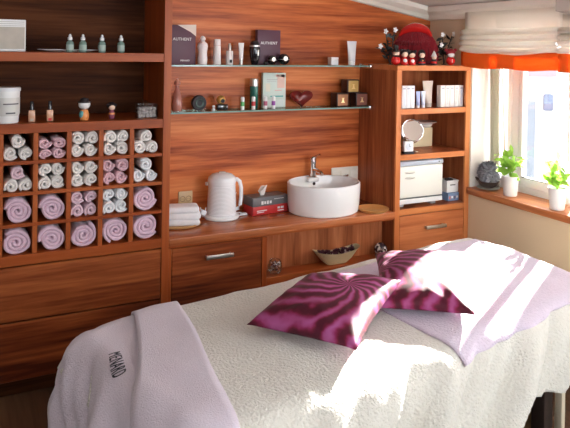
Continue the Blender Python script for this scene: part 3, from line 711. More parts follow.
# basin
t = empty('vessel_sink', (1.040, .205, ZC+.001), 0, 'large white oval vessel basin standing on the wooden counter', 'sink')
prof = [(0, 0), (.190, 0), (.196, .006), (.203, .05), (.207, .165), (.206, .176), (.200, .180), (.195, .176), (.192, .165), (.185, .09), (.160, .045), (.10, .028), (.03, .024), (0, .024)]
obj('bowl', lathe(B(), prof, 72, sx=1.13, sy=.965), CERAM, t)
obj('faucet_deck', box(B(), -.030, .046, .135, .184, .146, .1762, .010, 3), CERAM, t)
bm = lathe(B(), [(0, 0), (.010, 0), (.010, .002), (0, .002)], 20); xform(bm, Matrix.Translation((.030, .1765, .128)) @ Matrix.Rotation(PI/2, 4, 'X')); obj('overflow_hole', bm, BLACKM, t)
obj('drain', lathe(B(), [(0, .025), (.022, .025), (.022, .028), (0, .029)], 24), CHROME, t)
# faucet
t = empty('basin_faucet', (1.048, .362, ZC+.1775), 0, 'chrome single lever faucet rising behind the white basin', 'faucet')
bm = B(); lathe(bm, [(0, 0), (.024, 0), (.025, .006), (.0205, .010), (.020, .085), (.023, .100), (0, .100)], 24)
obj('faucet_body', bm, CHROME, t)
bm = B(); tube(bm, [(0, -.005, .045), (0, -.055, .052), (.0, -.105, .046), (0, -.118, .034)], [.013, .0125, .0125, .012], 14); obj('spout', bm, CHROME, t)
bm = B(); lathe(bm, [(0, .101), (.022, .101), (.022, .122), (.014, .130), (0, .131)], 20); tube(bm, [(0, 0, .122), (.012, -.035, .140), (.016, -.06, .152)], [.009, .007, .006], 10); obj('lever', bm, CHROME, t)
# wall plate + dispenser
t = empty('wall_switch_plate', (1.308, D-.0125, .778), 0, 'wide white switch and socket plate on the wood wall behind the basin', 'socket')
obj('plate', box(B(), -.09, .115, -.009, 0, 0, .100, .003), mat('ivory_plastic', (.80, .76, .66), .4), t)
for x in (-.055, .012, .08): obj('rocker', box(B(), x-.026, x+.026, -.012, -.0092, .022, .078, .002), mat('ivory_plastic_b', (.83, .80, .72), .35), t)
t = empty('soap_dispenser', (1.322, .388, ZC+.001), 0, 'small metal soap dispenser behind right rim of the basin', 'dispenser')
obj('bottle', lathe(B(), [(0, 0), (.019, 0), (.019, .120), (.014, .126), (0, .126)], 20), mat('grey_metal', (.35, .33, .30), .3, .8), t)
bm = B(); tube(bm, [(0, 0, .127), (0, 0, .160)], .006); tube(bm, [(0, 0, .158), (-.03, -.012, .160), (-.04, -.015, .152)], .005); box(bm, -.009, .009, -.009, .009, .160, .168, .002); obj('pump', bm, CHROME, t)
tag(obj('wooden_dish', lathe(B(), [(0, 0), (.080, 0), (.094, .010), (.098, .018), (.093, .019), (.085, .014), (0, .011)], 48), mat('light_wood', (.74, .36, .12), .35, vary=(12, .2)), loc=(1.318, .075, ZC+.001)), 'round light wood dish on the counter right of the basin', 'dish')

# niche items
t = empty('glass_jar', (.643, .062, .3818), 0, 'small round glass jar with dark potpourri in the left corner of the niche', 'jar')
obj('glass_body', lathe(B(), [(0, 0), (.030, 0), (.038, .014), (.041, .040), (.036, .066), (.030, .074), (.028, .070), (.034, .062), (.0385, .040), (.035, .016), (0, .004)], 28), GCLEAR, t)
def bits(bm, c, R, n, s, seed, top=1.0):
    rnd = random.Random(seed)
    for i in range(n):
        d = Vector((rnd.gauss(0, 1), rnd.gauss(0, 1), rnd.gauss(0, 1))).normalized()*R*rnd.random()**.35; d.z *= top
        q = bmesh.new(); bmesh.ops.create_icosphere(q, subdivisions=1, radius=s*rnd.uniform(.6, 1))
        m_ = Matrix.Translation(Vector(c)+d) @ Matrix.Rotation(rnd.uniform(0, 6), 4, Vector((rnd.random(), rnd.random(), rnd.random()+.1)).normalized()) @ Matrix.Diagonal((1, .7, .3, 1))
        merge(bm, q, rnd.randrange(2), m_)
    return bm
PP = mat('dried_petals_dark', (.07, .012, .022), .7); PP2 = mat('dried_petals_pale', (.45, .30, .28), .7)
o = obj('potpourri', bits(B(), (0, 0, .038), .026, 60, .009, 2), [PP, PP2], t, smooth=0); o['kind'] = 'stuff'
t = None
dish = B(); n = 40
def sqr(a, e=.55):
    c, s = math.cos(a), math.sin(a); return (abs(c)**e*(1 if c > 0 else -1), abs(s)**e*(1 if s > 0 else -1))
rings = []
for (rx, ry, z) in ((.0, .0, .0), (.065, .022, .0), (.10, .030, .022), (.150, .042, .072), (.156, .046, .078), (.147, .040, .074), (.098, .027, .026), (.06, .018, .008), (0, 0, .008)):
    if rx == 0: rings.append([dish.verts.new((0, 0, z))])
    else:
        R_ = []
        for k in range(n):
            c, s = sqr(2*PI*k/n); zz = z+(.016*abs(c)**3*(z/.078))-.012*(1-abs(c))*(z/.078)
            R_.append(dish.verts.new((rx*c, ry*s, zz)))
        rings.append(R_)
for a, b in zip(rings, rings[1:]):
    for k in range(n):
        if len(a) == 1: dish.faces.new((a[0], b[k], b[(k+1) % n]))
        elif len(b) == 1: dish.faces.new((a[k], b[0], a[(k+1) % n]))
        else: dish.faces.new((a[k], a[(k+1) % n], b[(k+1) % n], b[k]))
tag(obj('boat_dish', dish, mat('cream_glaze', (.66, .55, .34), .3), loc=(1.050, .062, .3818)), 'cream boat shaped dish full of potpourri on the niche shelf', 'dish')
bm = B(); rnd = random.Random(12)
for i in range(150):
    x = rnd.uniform(-.125, .125); y = rnd.uniform(-.032, .032); z = .050+.020*rnd.random()+.018*(x/.125)**2
    q = bmesh.new(); bmesh.ops.create_icosphere(q, subdivisions=1, radius=rnd.uniform(.006, .014))
    merge(bm, q, 0 if rnd.random() < .85 else 1, Matrix.Translation((x, y, z)) @ Matrix.Rotation(rnd.uniform(0, 6), 4, Vector((rnd.random(), rnd.random(), .1)).normalized()) @ Matrix.Diagonal((1, .8, .35, 1)))
for q in ((0, 0), (.05, .01), (-.07, 0), (.09, -.01)):
    for k in range(9): leaf(bm, Vector((q[0], q[1]-.01, .072)), Vector((math.cos(k*.7), math.sin(k*.7), .7+.1*(k % 3))), .026, 0, .8, 0)
tag(obj('potpourri', bm, [PP, PP2], loc=(1.050, .062, .3818), smooth=0), 'dark purple dried petals heaped in the cream boat dish', 'potpourri', kind='stuff')
bm = B(); ball(bm, (0, 0, .040), .040, seg=24)
m_mos = bpy.data.materials.new('mosaic_ball'); m_mos.use_nodes = True; N, L = nodes(m_mos)
vo = N.new('ShaderNodeTexVoronoi'); vo.inputs['Scale'].default_value = 60; tcn = N.new('ShaderNodeTexCoord'); L.new(tcn.outputs['Object'], vo.inputs['Vector'])
cr = N.new('ShaderNodeValToRGB'); cr.color_ramp.interpolation = 'CONSTANT'; e = cr.color_ramp.elements; e[0].color = (.06, .04, .05, 1); e[1].position = .55; e[1].color = (.62, .55, .52, 1); k = e.new(.35); k.color = (.25, .14, .13, 1)
sx_ = N.new('ShaderNodeSeparateColor'); L.new(vo.outputs['Color'], sx_.inputs[0]); L.new(sx_.outputs[0], cr.inputs[0]); L.new(cr.outputs[0], N['Principled BSDF'].inputs['Base Color']); N['Principled BSDF'].inputs['Roughness'].default_value = .2
tag(obj('mosaic_ball', bm, m_mos, loc=(1.377, .072, .3818)), 'small silvery mosaic ball at the right end of the niche shelf', 'ball')

# ------------------------------------------------------------------ tower cabinet contents
Z1 = 1.294
bxm = [mat('sleeve_pale_blue', (.66, .70, .78), .5), mat('sleeve_white', (.78, .78, .80), .5)]
def carton(x, y, w_, h_, label, group, m, stripe):
    t = empty('cream_carton', (x, y, Z1), 0, label, 'box', group)
    obj('carton_body', box(B(), -w_/2, w_/2, -.02, .02, 0, h_, .0015), m, t)
    obj('printed_band', box(B(), -w_*.18, w_*.18, -.0212, -.0205, h_*.12, h_*.8), stripe, t, smooth=0)
    obj('printed_band', box(B(), -w_*.3, w_*.3, -.0214, -.0206, h_*.84, h_*.9), mat('ink_grey', (.40, .42, .50), .5), t, smooth=0)
ltag = ['leftmost', 'middle', 'rightmost']
for k in range(3):
    carton(1.513+k*.033, .060, .031, .142, f'slim white carton, {ltag[k]} of the three at left of the tower top shelf', 'slim cartons at the left of the shelf', bxm[1], bxm[0])
rl = ['first', 'second', 'third', 'fourth', 'fifth']
for k in range(5):
    carton(1.822+k*.0385, .060, .035, .140, f'slim white carton, {rl[k]} in the row of five on the right of the tower shelf', 'slim cartons at the right of the shelf', mat('sleeve_cream', (.78, .75, .72), .5), mat('sleeve_stripe', (.62, .60, .58), .4) if k % 2 else bxm[0])
BLU = mat('periwinkle_plastic', (.36, .42, .66), .35)
tube_pack('cream_tube', 1.633, .055, Z1, .036, .105, BLU, WHITE, .016, 'short pale blue tube, left of two beside the beige tube')
tube_pack('cream_tube', 1.674, .055, Z1, .036, .105, mat('blue_white_plastic', (.55, .60, .74), .35), WHITE, .016, 'short blue white tube, right of two beside the beige tube')
tube_pack('cream_tube', 1.750, .105, Z1, .086, .168, mat('beige_tube', (.62, .54, .46), .35), mat('beige_cap', (.50, .42, .36), .35), .026, 'tall beige tube standing between the slim cartons on tower top shelf')
Z2 = 1.0104
t = empty('vanity_mirror', (1.609, .075, Z2), 0, 'round chrome rimmed swivel mirror on the middle shelf of the tower', 'mirror')
ring = B(); tube(ring, [(.070*math.cos(a*2*PI/40), 0, .070*math.sin(a*2*PI/40)) for a in range(40)], .005, 8, closed=True); xform(ring, Matrix.Translation((0, 0, .140)) @ Matrix.Rotation(math.radians(-18), 4, 'Z') @ Matrix.Rotation(math.radians(-20), 4, 'X')); obj('rim', ring, CHROME, t)
g_ = lathe(B(), [(0, 0), (.067, 0), (.067, .004), (0, .004)], 40); xform(g_, Matrix.Translation((0, .0, .140)) @ Matrix.Rotation(math.radians(-18), 4, 'Z') @ Matrix.Rotation(math.radians(-20), 4, 'X') @ Matrix.Translation((0, .002, 0)) @ Matrix.Rotation(PI/2, 4, 'X')); obj('mirror_glass', g_, mat('mirror_silver', (.85, .85, .82), .04, 1), t)
bm = B(); lathe(bm, [(0, 0), (.040, 0), (.042, .004), (.012, .010), (.006, .014), (0, .014)], 28); tube(bm, [(0, 0, .010), (0, 0, .058)], .005)
tube(bm, [(.083*math.cos(a), 0, .140+.083*math.sin(a)) for a in [PI+PI*k/20 for k in range(21)]], .0035, 6); obj('stand', bm, CHROME, t)
t = empty('desk_clock', (1.535, .030, Z2), math.radians(-6), 'small white square desk clock at left front of the tower middle shelf', 'clock')
obj('clock_case', box(B(), -.028, .040, -.014, .016, .014, .080, .008, 3), WHITE, t)
f = lathe(B(), [(0, 0), (.024, 0), (.024, .001), (0, .001)], 28); xform(f, Matrix.Translation((.006, -.0145, .048)) @ Matrix.Rotation(PI/2, 4, 'X')); fo = obj('clock_face', f, mat('clock_face', (.62, .68, .76), .4), t)
bm = B(); box(bm, .005, .007, -.0165, -.0157, .048, .064); box(bm, .007, .018, -.0165, -.0157, .047, .049); obj('clock_hand', bm, BLACKM, fo, smooth=0)
obj('clock_foot', box(B(), -.030, .042, -.018, .020, 0, .013, .003), BLACKM, t)
tag(obj('storage_box', box(B(), -.12, .10, -.07, .07, 0, .128, .004), mat('cream_card', (.66, .55, .36), .6), loc=(1.805, .305, Z2)), 'cream storage box at the back of the tower middle shelf', 'box')
bm = B(); lathe(bm, [(0, 0), (.050, 0), (.060, .022), (.084, .032), (.088, .037), (.060, .033), (0, .030)], 36)
tag(obj('serving_bowl', bm, mat('pearl_grey', (.52, .49, .47), .25), loc=(1.865, .28, Z2+.129)), 'wide grey bowl set on top of the cream storage box', 'bowl')
# towel warmer
Z3 = .6715
t = empty('towel_warmer', (1.600, .175, Z3), 0, 'white box shaped hot towel warmer cabinet on the lower shelf of the tower', 'towel warmer')
for a, b in ((-.085, -.10), (.17, -.10), (-.085, .10), (.17, .10)):
    obj('foot', box(B(), a-.022, a+.022, b-.02, b+.02, 0, .022, .004), mat('grey_rubber', (.35, .35, .36), .5), t)
obj('cabinet_body', box(B(), -.120, .222, -.130, .15, .022, .262, .010, 3), WHITE, t)
obj('top_tray', box(B(), -.123, .225, -.152, .15, .2625, .292, .008, 3), mat('grey_plastic', (.47, .52, .60), .35), t)
dr = obj('door', box(B(), -.119, .221, -.150, -.131, .062, .260, .006, 3), mat('door_ivory', (.80, .80, .74), .3, coat=.2), t)
obj('control_base', box(B(), -.119, .221, -.150, -.131, .024, .054, .004, 2), mat('base_white', (.76, .77, .78), .4), t)
obj('base_seam', box(B(), -.118, .220, -.147, -.133, .0545, .0615), mat('seam_grey', (.10, .12, .12), .5), t, smooth=0)
for z in (.222, .188):
    bm = B(); ball(bm, (-.045, -.154, z), .040, (1, .18, .20), 16); obj('handle', bm, STEEL, dr)
b_ = lathe(B(), [(0, 0), (.004, 0), (.004, .002), (0, .002)], 12); xform(b_, Matrix.Translation((.185, -.153, .278)) @ Matrix.Rotation(PI/2, 4, 'X')); obj('power_button', b_, BLACK, t)
t = empty('blue_pack', (1.949, .115, Z3), 0, 'flat blue patterned carton under the white basket beside the towel warmer', 'box')
obj('carton_body', box(B(), -.046, .046, -.05, .05, 0, .054, .002), mat('blue_card', (.18, .28, .46), .5), t)
for k in range(4): obj('printed_mark', box(B(), -.040+k*.021, -.026+k*.021, -.0512, -.0503, .012+.006*(k % 2), .032), mat('print_rose%d' % k, ((.6, .2, .2), (.8, .8, .8), (.1, .1, .15), (.75, .7, .7))[k], .5), t, smooth=0)
t = empty('storage_basket', (1.949, .115, Z3+.055), 0, 'small white open basket standing on the blue carton', 'basket')
bm = B(); box(bm, -.044, .044, -.036, .036, 0, .004)
for a in ((-.048, -.044, -.04, .04), (.044, .048, -.04, .04), (-.044, .044, -.04, -.036), (-.044, .044, .036, .04)): box(bm, a[0], a[1], a[2], a[3], 0, .075, .001)
box(bm, -.051, .051, -.043, -.039, .068, .078, .002); box(bm, -.051, .051, .039, .043, .068, .078, .002); box(bm, -.051, -.047, -.043, .043, .068, .078, .002); box(bm, .047, .051, -.043, .043, .068, .078, .002)
obj('basket_body', bm, WHITE_M, t)
obj('handle_slot', box(B(), -.022, .022, -.0412, -.0404, .044, .052), mat('slot_grey', (.2, .2, .2), .5), t, smooth=0)
tag(obj('cable_coil', tube(B(), [(.030*math.cos(a*.6)*(1-.004*a), .022*math.sin(a*.6), .055+.0007*a) for a in range(40)], .005, 6), BLACKM, loc=(1.949, .115, Z3+.055)), 'dark coiled cable lying in the white basket', 'cable')

# ------------------------------------------------------------------ decorations on top of the tower cabinet
ZTOP = RT+.001
def doll(x, y, h, style, label):
    if style == 'hat':
        parts = [('body', lambda b: ball(b, (0, 0, .024), .024, (1, 1, 1)), RED), ('head', lambda b: ball(b, (0, -.002, .058), .017), SKIN),
                 ('hat', lambda b: (lathe(b, [(0, .068), (.026, .066), (.024, .070), (.015, .073), (.014, .094), (.010, .1), (0, .1)], 20),), BLACK), ('scarf', lambda b: lathe(b, [(.017, .041), (.021, .046), (.016, .050)], 16), DARKHAIR)]
    elif style == 'twin':
        parts = [('body', lambda b: lathe(b, [(0, 0), (.020, 0), (.024, .012), (.020, .036), (.010, .050), (0, .05)], 20), RED), ('head', lambda b: ball(b, (0, -.003, .066), .020), SKIN),
                 ('hair', lambda b: (ball(b, (0, .004, .072), .024), ball(b, (-.021, .0, .088), .010), ball(b, (.021, 0, .088), .010)), DARKHAIR), ('apron', lambda b: ball(b, (0, -.012, .026), .014), WHITE_M)]
    elif style == 'dark':
        parts = [('body', lambda b: lathe(b, [(0, 0), (.022, 0), (.024, .014), (.018, .040), (0, .052)], 20), BLACKM), ('belt', lambda b: lathe(b, [(.0245, .012), (.0235, .022)], 20), RED), ('head', lambda b: ball(b, (0, -.003, .064), .019), SKIN),
                 ('hood', lambda b: ball(b, (0, .006, .074), .025, (1, .9, 1)), DARKHAIR), ('button', lambda b: ball(b, (0, -.022, .030), .005), GOLD)]
    elif style == 'cone':
        parts = [('body', lambda b: lathe(b, [(0, 0), (.022, 0), (.023, .014), (.016, .040), (0, .048)], 20), BLACKM), ('head', lambda b: ball(b, (0, -.003, .054), .017), SKIN),
                 ('hat', lambda b: lathe(b, [(.022, .060), (.020, .064), (.003, .100), (0, .1)], 20), mat('silver_felt', (.66, .66, .66), .6)), ('belt', lambda b: lathe(b, [(.0238, .014), (.0205, .026)], 20), RED)]
    else:
        parts = [('body', lambda b: ball(b, (0, 0, .026), .026, (1.05, .95, 1)), RED), ('head', lambda b: ball(b, (0, -.006, .062), .021, (1, .8, .7)), WHITE_M),
                 ('cap', lambda b: (ball(b, (0, .003, .076), .026, (1.1, .9, .8)), ball(b, (-.028, .003, .090), .010), ball(b, (.028, .003, .090), .010)), mat('crimson_felt', (.30, .02, .03), .7)), ('buttons', lambda b: (ball(b, (0, -.026, .032), .003), ball(b, (0, -.026, .020), .003)), WHITE_M)]
    figurine('little_doll', (x, y, ZTOP), h, parts, label, math.radians(-20), 'little dolls on the tower cabinet')
doll(1.447, .045, .124, 'hat', 'round red doll with a black top hat, leftmost on the tower cabinet')
doll(1.520, .055, .104, 'twin', 'red doll with dark bunched hair and white apron, second from the left')
doll(1.566, .038, .098, 'twin', 'smaller red doll with dark bunched hair close beside its twin on cabinet top')
doll(1.645, .040, .100, 'dark', 'black clothed doll with hood and gold button at the middle of cabinet top')
doll(1.743, .040, .092, 'cone', 'small dark doll wearing a silver pointed hat on cabinet top')
doll(1.885, .045, .110, 'cap', 'red doll with white face and bobbled crimson cap, rightmost on cabinet top')
# red arched hat-like ornament
t = empty('fringed_ornament', (1.752, .245, ZTOP), math.radians(-36), 'large red fringed dome ornament with a glossy red crown behind the dolls', 'ornament')
bm = B(); rnd = random.Random(5)
core = lathe(B(), [(0, 0), (.140, 0), (.152, .06), (.148, .13), (.12, .19), (.06, .225), (0, .23)], 32, sy=.55); merge(bm, core)
obj('dome_core', bm, mat('dark_red_felt', (.13, .014, .022), .9), t)
bm = B()
for i in range(100):
    a = PI+PI*(i+.5)/100*1.0; a += rnd.uniform(-.02, .02)
    pts = []
    for k in range(8):
        f = k/7; R_ = .070+.100*math.sin(min(1, f*1.25)*PI/2); pts.append((R_*math.cos(a)+.003*math.sin(9*f+i), R_*math.sin(a)*.58-.004, .228-.20*f**1.25+rnd.uniform(-.004, .004)))
    tube(bm, pts, .0032, 5)
o = obj('fringe', bm, REDF, t); o['kind'] = 'stuff'; ORN = t
bm = B(); pts = [(.120*math.cos(PI*k/24), -.02, .172+.080*math.sin(PI*k/24)) for k in range(2, 23)]
tube(bm, pts, [.010+.024*math.sin(PI*k/20) for k in range(21)], 14)
for v in bm.verts: v.co.y = -.02+(v.co.y+.02)*2.2
obj('glossy_crown', bm, RED, t); t.scale = (.88, .88, .97)
def sprig(x, y, stems, seed, label):
    t = empty('flower_sprig', (x, y, ZTOP), 0, label, 'sprig'); rnd = random.Random(seed)
    bm = B(); lathe(bm, [(0, 0), (.016, 0), (.016, .004), (0, .004)], 12)
    for (dx, dy, h) in stems:
        tube(bm, [(0, 0, 0), (dx*.3, dy*.3, h*.4), (dx*.7, dy*.7, h*.75), (dx, dy, h)], .0035, 6)
        for k in range(9):
            f = .30+.07*k; leaf(bm, Vector((dx*f, dy*f, h*f)), Vector((rnd.uniform(-1, 1), rnd.uniform(-.8, .4), rnd.uniform(-.3, .8))), rnd.uniform(.035, .06), rnd.uniform(0, 3), .5)
    obj('foliage', bm, mat('blackish_leaf', (.018, .022, .020), .35), t)
    for (dx, dy, h) in stems:
        bm = B()
        for k in range(5):
            a = k*2*PI/5; leaf(bm, Vector((dx, dy, h-.004)), Vector((math.cos(a)*.8, -.5, math.sin(a)*.8)), .022, PI/2, .8)
        ball(bm, (dx, dy-.004, h), .006, seg=8); o = obj('flower', bm, WHITE_M, t); o['label'] = 'white blossom'
sprig(1.49, .16, [(-.105, -.03, .120), (-.045, .0, .215), (.015, -.02, .225)], 1, 'dark artificial sprig with white flowers left of the red dome ornament')
sprig(1.935, .17, [(.075, 0, .212), (-.045, -.03, .205), (-.105, -.09, .135)], 2, 'dark artificial sprig with white flowers right of the red dome ornament')

# ------------------------------------------------------------------ window dressing
def blind(y0, y1, zt, name_label, seed, x=1.955):
    t = empty('roman_blind', (x, (y0+y1)/2, 0), 0, name_label, 'blind', 'roman blinds over the window'); yc = (y0+y1)/2
    obj('head_rail', box(B(), .030, .055, y0-yc+.002, y1-yc-.002, zt-.035, zt-.004, .003), WHITE_M, t)
    def sheet(name, prof, m, wav=.004, sag=.0):
        bm = B(); n = 26; g = []
        for i in range(n+1):
            yy = y0-yc+(y1-y0)*i/n; row = []
            for k, (px_, pz_) in enumerate(prof):
                f = k/(len(prof)-1)
                row.append(bm.verts.new((px_+wav*math.sin(i*.75+k*.9+seed)*f, yy, pz_-sag*f*math.sin(PI*i/n)+.004*math.sin(i*.5+k*.5+seed)*f)))
            g.append(row)
        for i in range(n):
            for k in range(len(prof)-1): bm.faces.new((g[i][k], g[i+1][k], g[i+1][k+1], g[i][k+1]))
        o = obj(name, bm, m, t, smooth=60); s = o.modifiers.new('s', 'SOLIDIFY'); s.thickness = .0015; return o
    p = [(.022, zt-.006), (.020, zt-.08), (.018, zt-.16), (.016, 1.796)]
    sheet('blind_cloth', p, BLIND, .003)
    zf = 1.800; prof = []
    for j in range(4):
        zt_ = zf-j*.036; prof += [(.012, zt_), (-.010-.003*j, zt_-.006), (-.022-.003*j, zt_-.022), (-.016, zt_-.034), (.002, zt_-.030)]
    sheet('gathered_fold', prof, BLIND, .006, .018)
    sheet('orange_hem', [(-.004, 1.662), (-.010, 1.64), (-.010, 1.60), (-.006, 1.556)], ORANGE, .004, .004)['label'] = 'orange hem band'
blind(.018, -.7495, 1.958, 'cream roman blind with orange hem, nearest the tower cabinet', 0)
blind(-.7505, -1.75, 1.872, 'cream roman blind with orange hem, further along at the right edge', 2.3)
bm = B(); n = 40; g = []
for i in range(n+1):
    f = i/n; row = []
    for k in range(9):
        q = k/8; yy = -.012-.082*f-.045*q; row.append(bm.verts.new((2.165+.010*math.sin(f*24)-.012*q, yy, 1.84-1.055*q)))
    g.append(row)
for i in range(n):
    for k in range(8): bm.faces.new((g[i][k], g[i+1][k], g[i+1][k+1], g[i][k+1]))
o = obj('side_curtain', bm, CURT, smooth=60); s = o.modifiers.new('s', 'SOLIDIFY'); s.thickness = .0012
tag(o, 'narrow sage striped curtain gathered at the corner of the window', 'curtain')
bm = B(); tube(bm, [(2.165, -.115, 1.80), (2.16, -.135, 1.5), (2.15, -.165, 1.2), (2.14, -.19, .95)], .0038, 6); tag(obj('blind_cord', bm, mat('brown_cord', (.42, .26, .12), .6)), 'thin brown pull cord slanting down beside the curtain', 'cord')
bm = B(); tube(bm, [(2.165, -.100, 1.80), (2.165, -.108, 1.3), (2.165, -.112, .90)], .0032, 6); tag(obj('blind_cord', bm, mat('blue_cord', (.35, .42, .52), .6)), 'thin bluish pull cord hanging straight beside the curtain', 'cord')

# sill plants and bowl
def potted(x, y, label, seed, H):
    rnd = random.Random(seed)
    t = empty('potted_plant', (x, y, .771), 0, label, 'plant', 'potted plants on the window sill')
    obj('pot', lathe(B(), [(0, 0), (.037, 0), (.040, .004), (.050, .118), (.051, .122), (.047, .122), (.044, .108), (0, .106)], 32), mat('white_pot%d' % seed, (.82, .83, .84), .35), t)
    obj('soil', lathe(B(), [(0, .1062), (.0435, .1075), (0, .112)], 24), SOIL, t)
    bm = B()
    for i in range(12):
        a = rnd.uniform(0, 6.28); lean = rnd.uniform(.25, 1.0); h = rnd.uniform(.06, H)
        e_ = Vector((math.cos(a)*.075*lean, math.sin(a)*.105*lean, .11+h))
        if e_.x > .045: e_.x = .045
        pts = [Vector((0, 0, .11)), Vector((e_.x*.3, e_.y*.3, .11+h*.5)), e_]
        tube(bm, pts, .0016, 5)
        for k in range(rnd.randrange(3, 5)):
            b_ = pts[1].lerp(e_, rnd.uniform(-.2, 1)); d = Vector((rnd.gauss(0, .7)-.2, rnd.gauss(0, 1), rnd.uniform(-.3, 1.0)))
            leaf(bm, b_, d, rnd.uniform(.042, .075), rnd.uniform(0, 3), .66)
    leaf(bm, Vector((0, 0, .11+H)), Vector((-.1, -.1, 1)), .055, .5, .5); tube(bm, [(0, 0, .11), (0, 0, .115+H)], .0018, 5)
    obj('foliage', bm, fabric('sunny_leaf%d' % seed, (.36, .62, .10), 40, .1, .001, .5, 0, translucent=.4), t)
potted(2.078, -.300, 'green leafy plant in a tapered white pot beside the flower bowl', 3, .155)
potted(2.062, -.665, 'green leafy plant in a tapered white pot, nearer right edge of the sill', 5, .170)
t = empty('flower_bowl', (2.088, -.103, .771), 0, 'dark bowl with a spout and saucer holding a grey blue hydrangea head on the sill', 'bowl')
obj('saucer', lathe(B(), [(0, 0), (.035, 0), (.070, .008), (.074, .012), (.05, .009), (0, .007)], 32), mat('grey_saucer', (.42, .40, .38), .4), t)
bm = lathe(B(), [(0, .009), (.025, .009), (.052, .024), (.066, .048), (.068, .054), (.060, .050), (.045, .030), (0, .022)], 32); tube(bm, [(-.02, .052, .045), (-.028, .070, .055), (-.032, .082, .066)], [.014, .010, .004], 8); obj('bowl_body', bm, mat('umber_glaze', (.07, .05, .045), .3), t)
bm = B(); rnd = random.Random(21)
ball(bm, (0, -.004, .108), .056, seg=16)
for i in range(120):
    z = 1-2*(i+.5)/120; r_ = math.sqrt(1-z*z); a = i*2.399; d = Vector((r_*math.cos(a), r_*math.sin(a), z))
    for k in range(4):
        tt = d.cross(Vector((0, 0, 1)) if abs(d.z) < .9 else Vector((1, 0, 0))).normalized(); bb = d.cross(tt); q = k*PI/2+i
        leaf(bm, Vector((0, -.004, .108))+d*.057, (tt*math.cos(q)+bb*math.sin(q)+d*1.3), .026, 0, .8)
obj('hydrangea_head', bm, mat('grey_blue_petals', (.74, .75, .84), .7, vary=(45, .9)), t)

# ------------------------------------------------------------------ treatment bed
BO = Vector((-.690, -.929, 0)); UH = Vector((.9895, .1446, 0)); VH = Vector((.1446, -.9895, 0)); BL, BW, BZ, BR = 2.165, .872, .68, .052
def nz(a, b, s, k=0.): return noise.noise(Vector((a*s, b*s, k)))
def cloth(u, v, off=0., fold=1.0, seed=0.):
    """Sheet point (u along the bed from the foot, v across from the wall side) laid over the rounded table top."""
    r = BR+.085*(max(0., .38-max(u, 0.))/.38)**1.3+.05*max(0., min(1., (v-.5)/.2)); BLv = BL-.125*max(0., min(BW, v))
    f0 = min(fold, .55); fold = f0+(fold-f0)*max(0., min(1., (u-.4)/.3))
    qu, qv = min(max(u, r), BLv-r), min(max(v, r), BW-r)
    eu, ev = u-qu, v-qv; Ld = math.hypot(eu, ev)
    top = BZ + .010*nz(u, v, 3.0, 1)+.005*nz(u, v, 8.0, 2+seed)
    if u > 1.2: top += .012*math.sin(min(1, (u-1.2)/.3)*PI/2)*(1-abs(v-.43)/.5)
    if Ld < 1e-6:
        return BO+UH*u+VH*v+Vector((0, 0, top+off))
    du, dv = eu/Ld, ev/Ld; arc = r*PI/2
    if Ld < arc: out = (r+off)*math.sin(Ld/r); dn = r-(r+off)*math.cos(Ld/r)
    else:
        ex = Ld-arc; al = .07*fold; out = r+off+ex*math.sin(al); dn = r+ex*math.cos(al)
    hang = max(0., Ld-.015)
    per = qu-qv*1.0+math.atan2(ev, eu)*.12
    am = min(.070, hang*.32)*fold
    sh = per+hang*.9
    out += am*(math.sin(sh*15+2*nz(u, 0, 2))*.6+math.sin(sh*27+1+seed)*.35)+am*.25
    out += min(.016, hang*.09)*fold*math.sin(sh*56+3.5*nz(u*.6, sh, 3))
    return BO+UH*(qu+du*out)+VH*(qv+dv*out)+Vector((0, 0, top-dn))
def sheet(name, us, vs_, m, off, hemfun=None, seed=0., fold=1.0, thick=.006, parent=None):
    bm = B(); g = {}
    for i, a in enumerate(us):
        for j, b in enumerate(vs_):
            u, v = hemfun(a, b) if hemfun else (a, b)
            g[i, j] = bm.verts.new(cloth(u, v, off, fold, seed))
    for i in range(len(us)-1):
        for j in range(len(vs_)-1): bm.faces.new((g[i, j], g[i+1, j], g[i+1, j+1], g[i, j+1]))
    o = obj(name, bm, m, parent, smooth=0); o.data.shade_smooth()
    s = o.modifiers.new('s', 'SOLIDIFY'); s.thickness = thick; s.offset = -1 if o.data.polygons[0].normal.z > 0 else 1
    return o
def lin(a, b, n): return [a+(b-a)*i/n for i in range(n+1)]
def duvet_map(a, b):
    if b > BW-.1:
        f = (b-(BW-.1)); drop = .62-.31*max(0, min(1, (a-.85)/.6)); return a, BW-.1+f/.62*drop
    return a, b
tb = empty('treatment_bed', (BO.x, BO.y, 0), math.atan2(UH.y, UH.x), 'massage treatment bed with dark padded top on wooden legs', 'bed')
# local frame: x along the bed, y towards the wall
DPAD = mat('dark_brown_upholstery', (.035, .022, .018), .5)
obj('padded_top', box(B(), .15, BL-.22, -BW+.13, -.08, BZ-.12, BZ-.034, .02, 3), DPAD, tb)
obj('table_frame', box(B(), .17, BL-.26, -BW+.15, -.11, BZ-.21, BZ-.122, .006), DPAD, tb)
for x in (.22, BL-.42):
    for y in (-.15, -BW+.15): obj('leg', box(B(), x-.03, x+.03, y-.03, y+.03, 0, BZ-.212, .004), DPAD, tb)
LW = mat('pale_beech', (.50, .40, .22), .5)
obj('end_panel', box(B(), BL-.385, BL-.36, -BW+.182, -.182, .0, BZ-.213, .003), LW, tb)
obj('foot_rail', box(B(), BL-.385, BL-.36, -BW+.085, -BW+.118, .10, BZ-.213, .003), mat('pale_rail', (.72, .64, .48), .5), tb)
tag(sheet('bed_cover', lin(-.02, BL+.30, 150), lin(-.28, BW+.52, 100), TERRY_W, .0, duvet_map), 'thick off white terry cover spread over the bed and hanging in folds', 'bed cover')
def foot_map(a, b):   # a: 0..1 from the foot hem to the fold, b: across
    e = .455-.215*(b/.85)
    return -.52+a*(e+.52), b
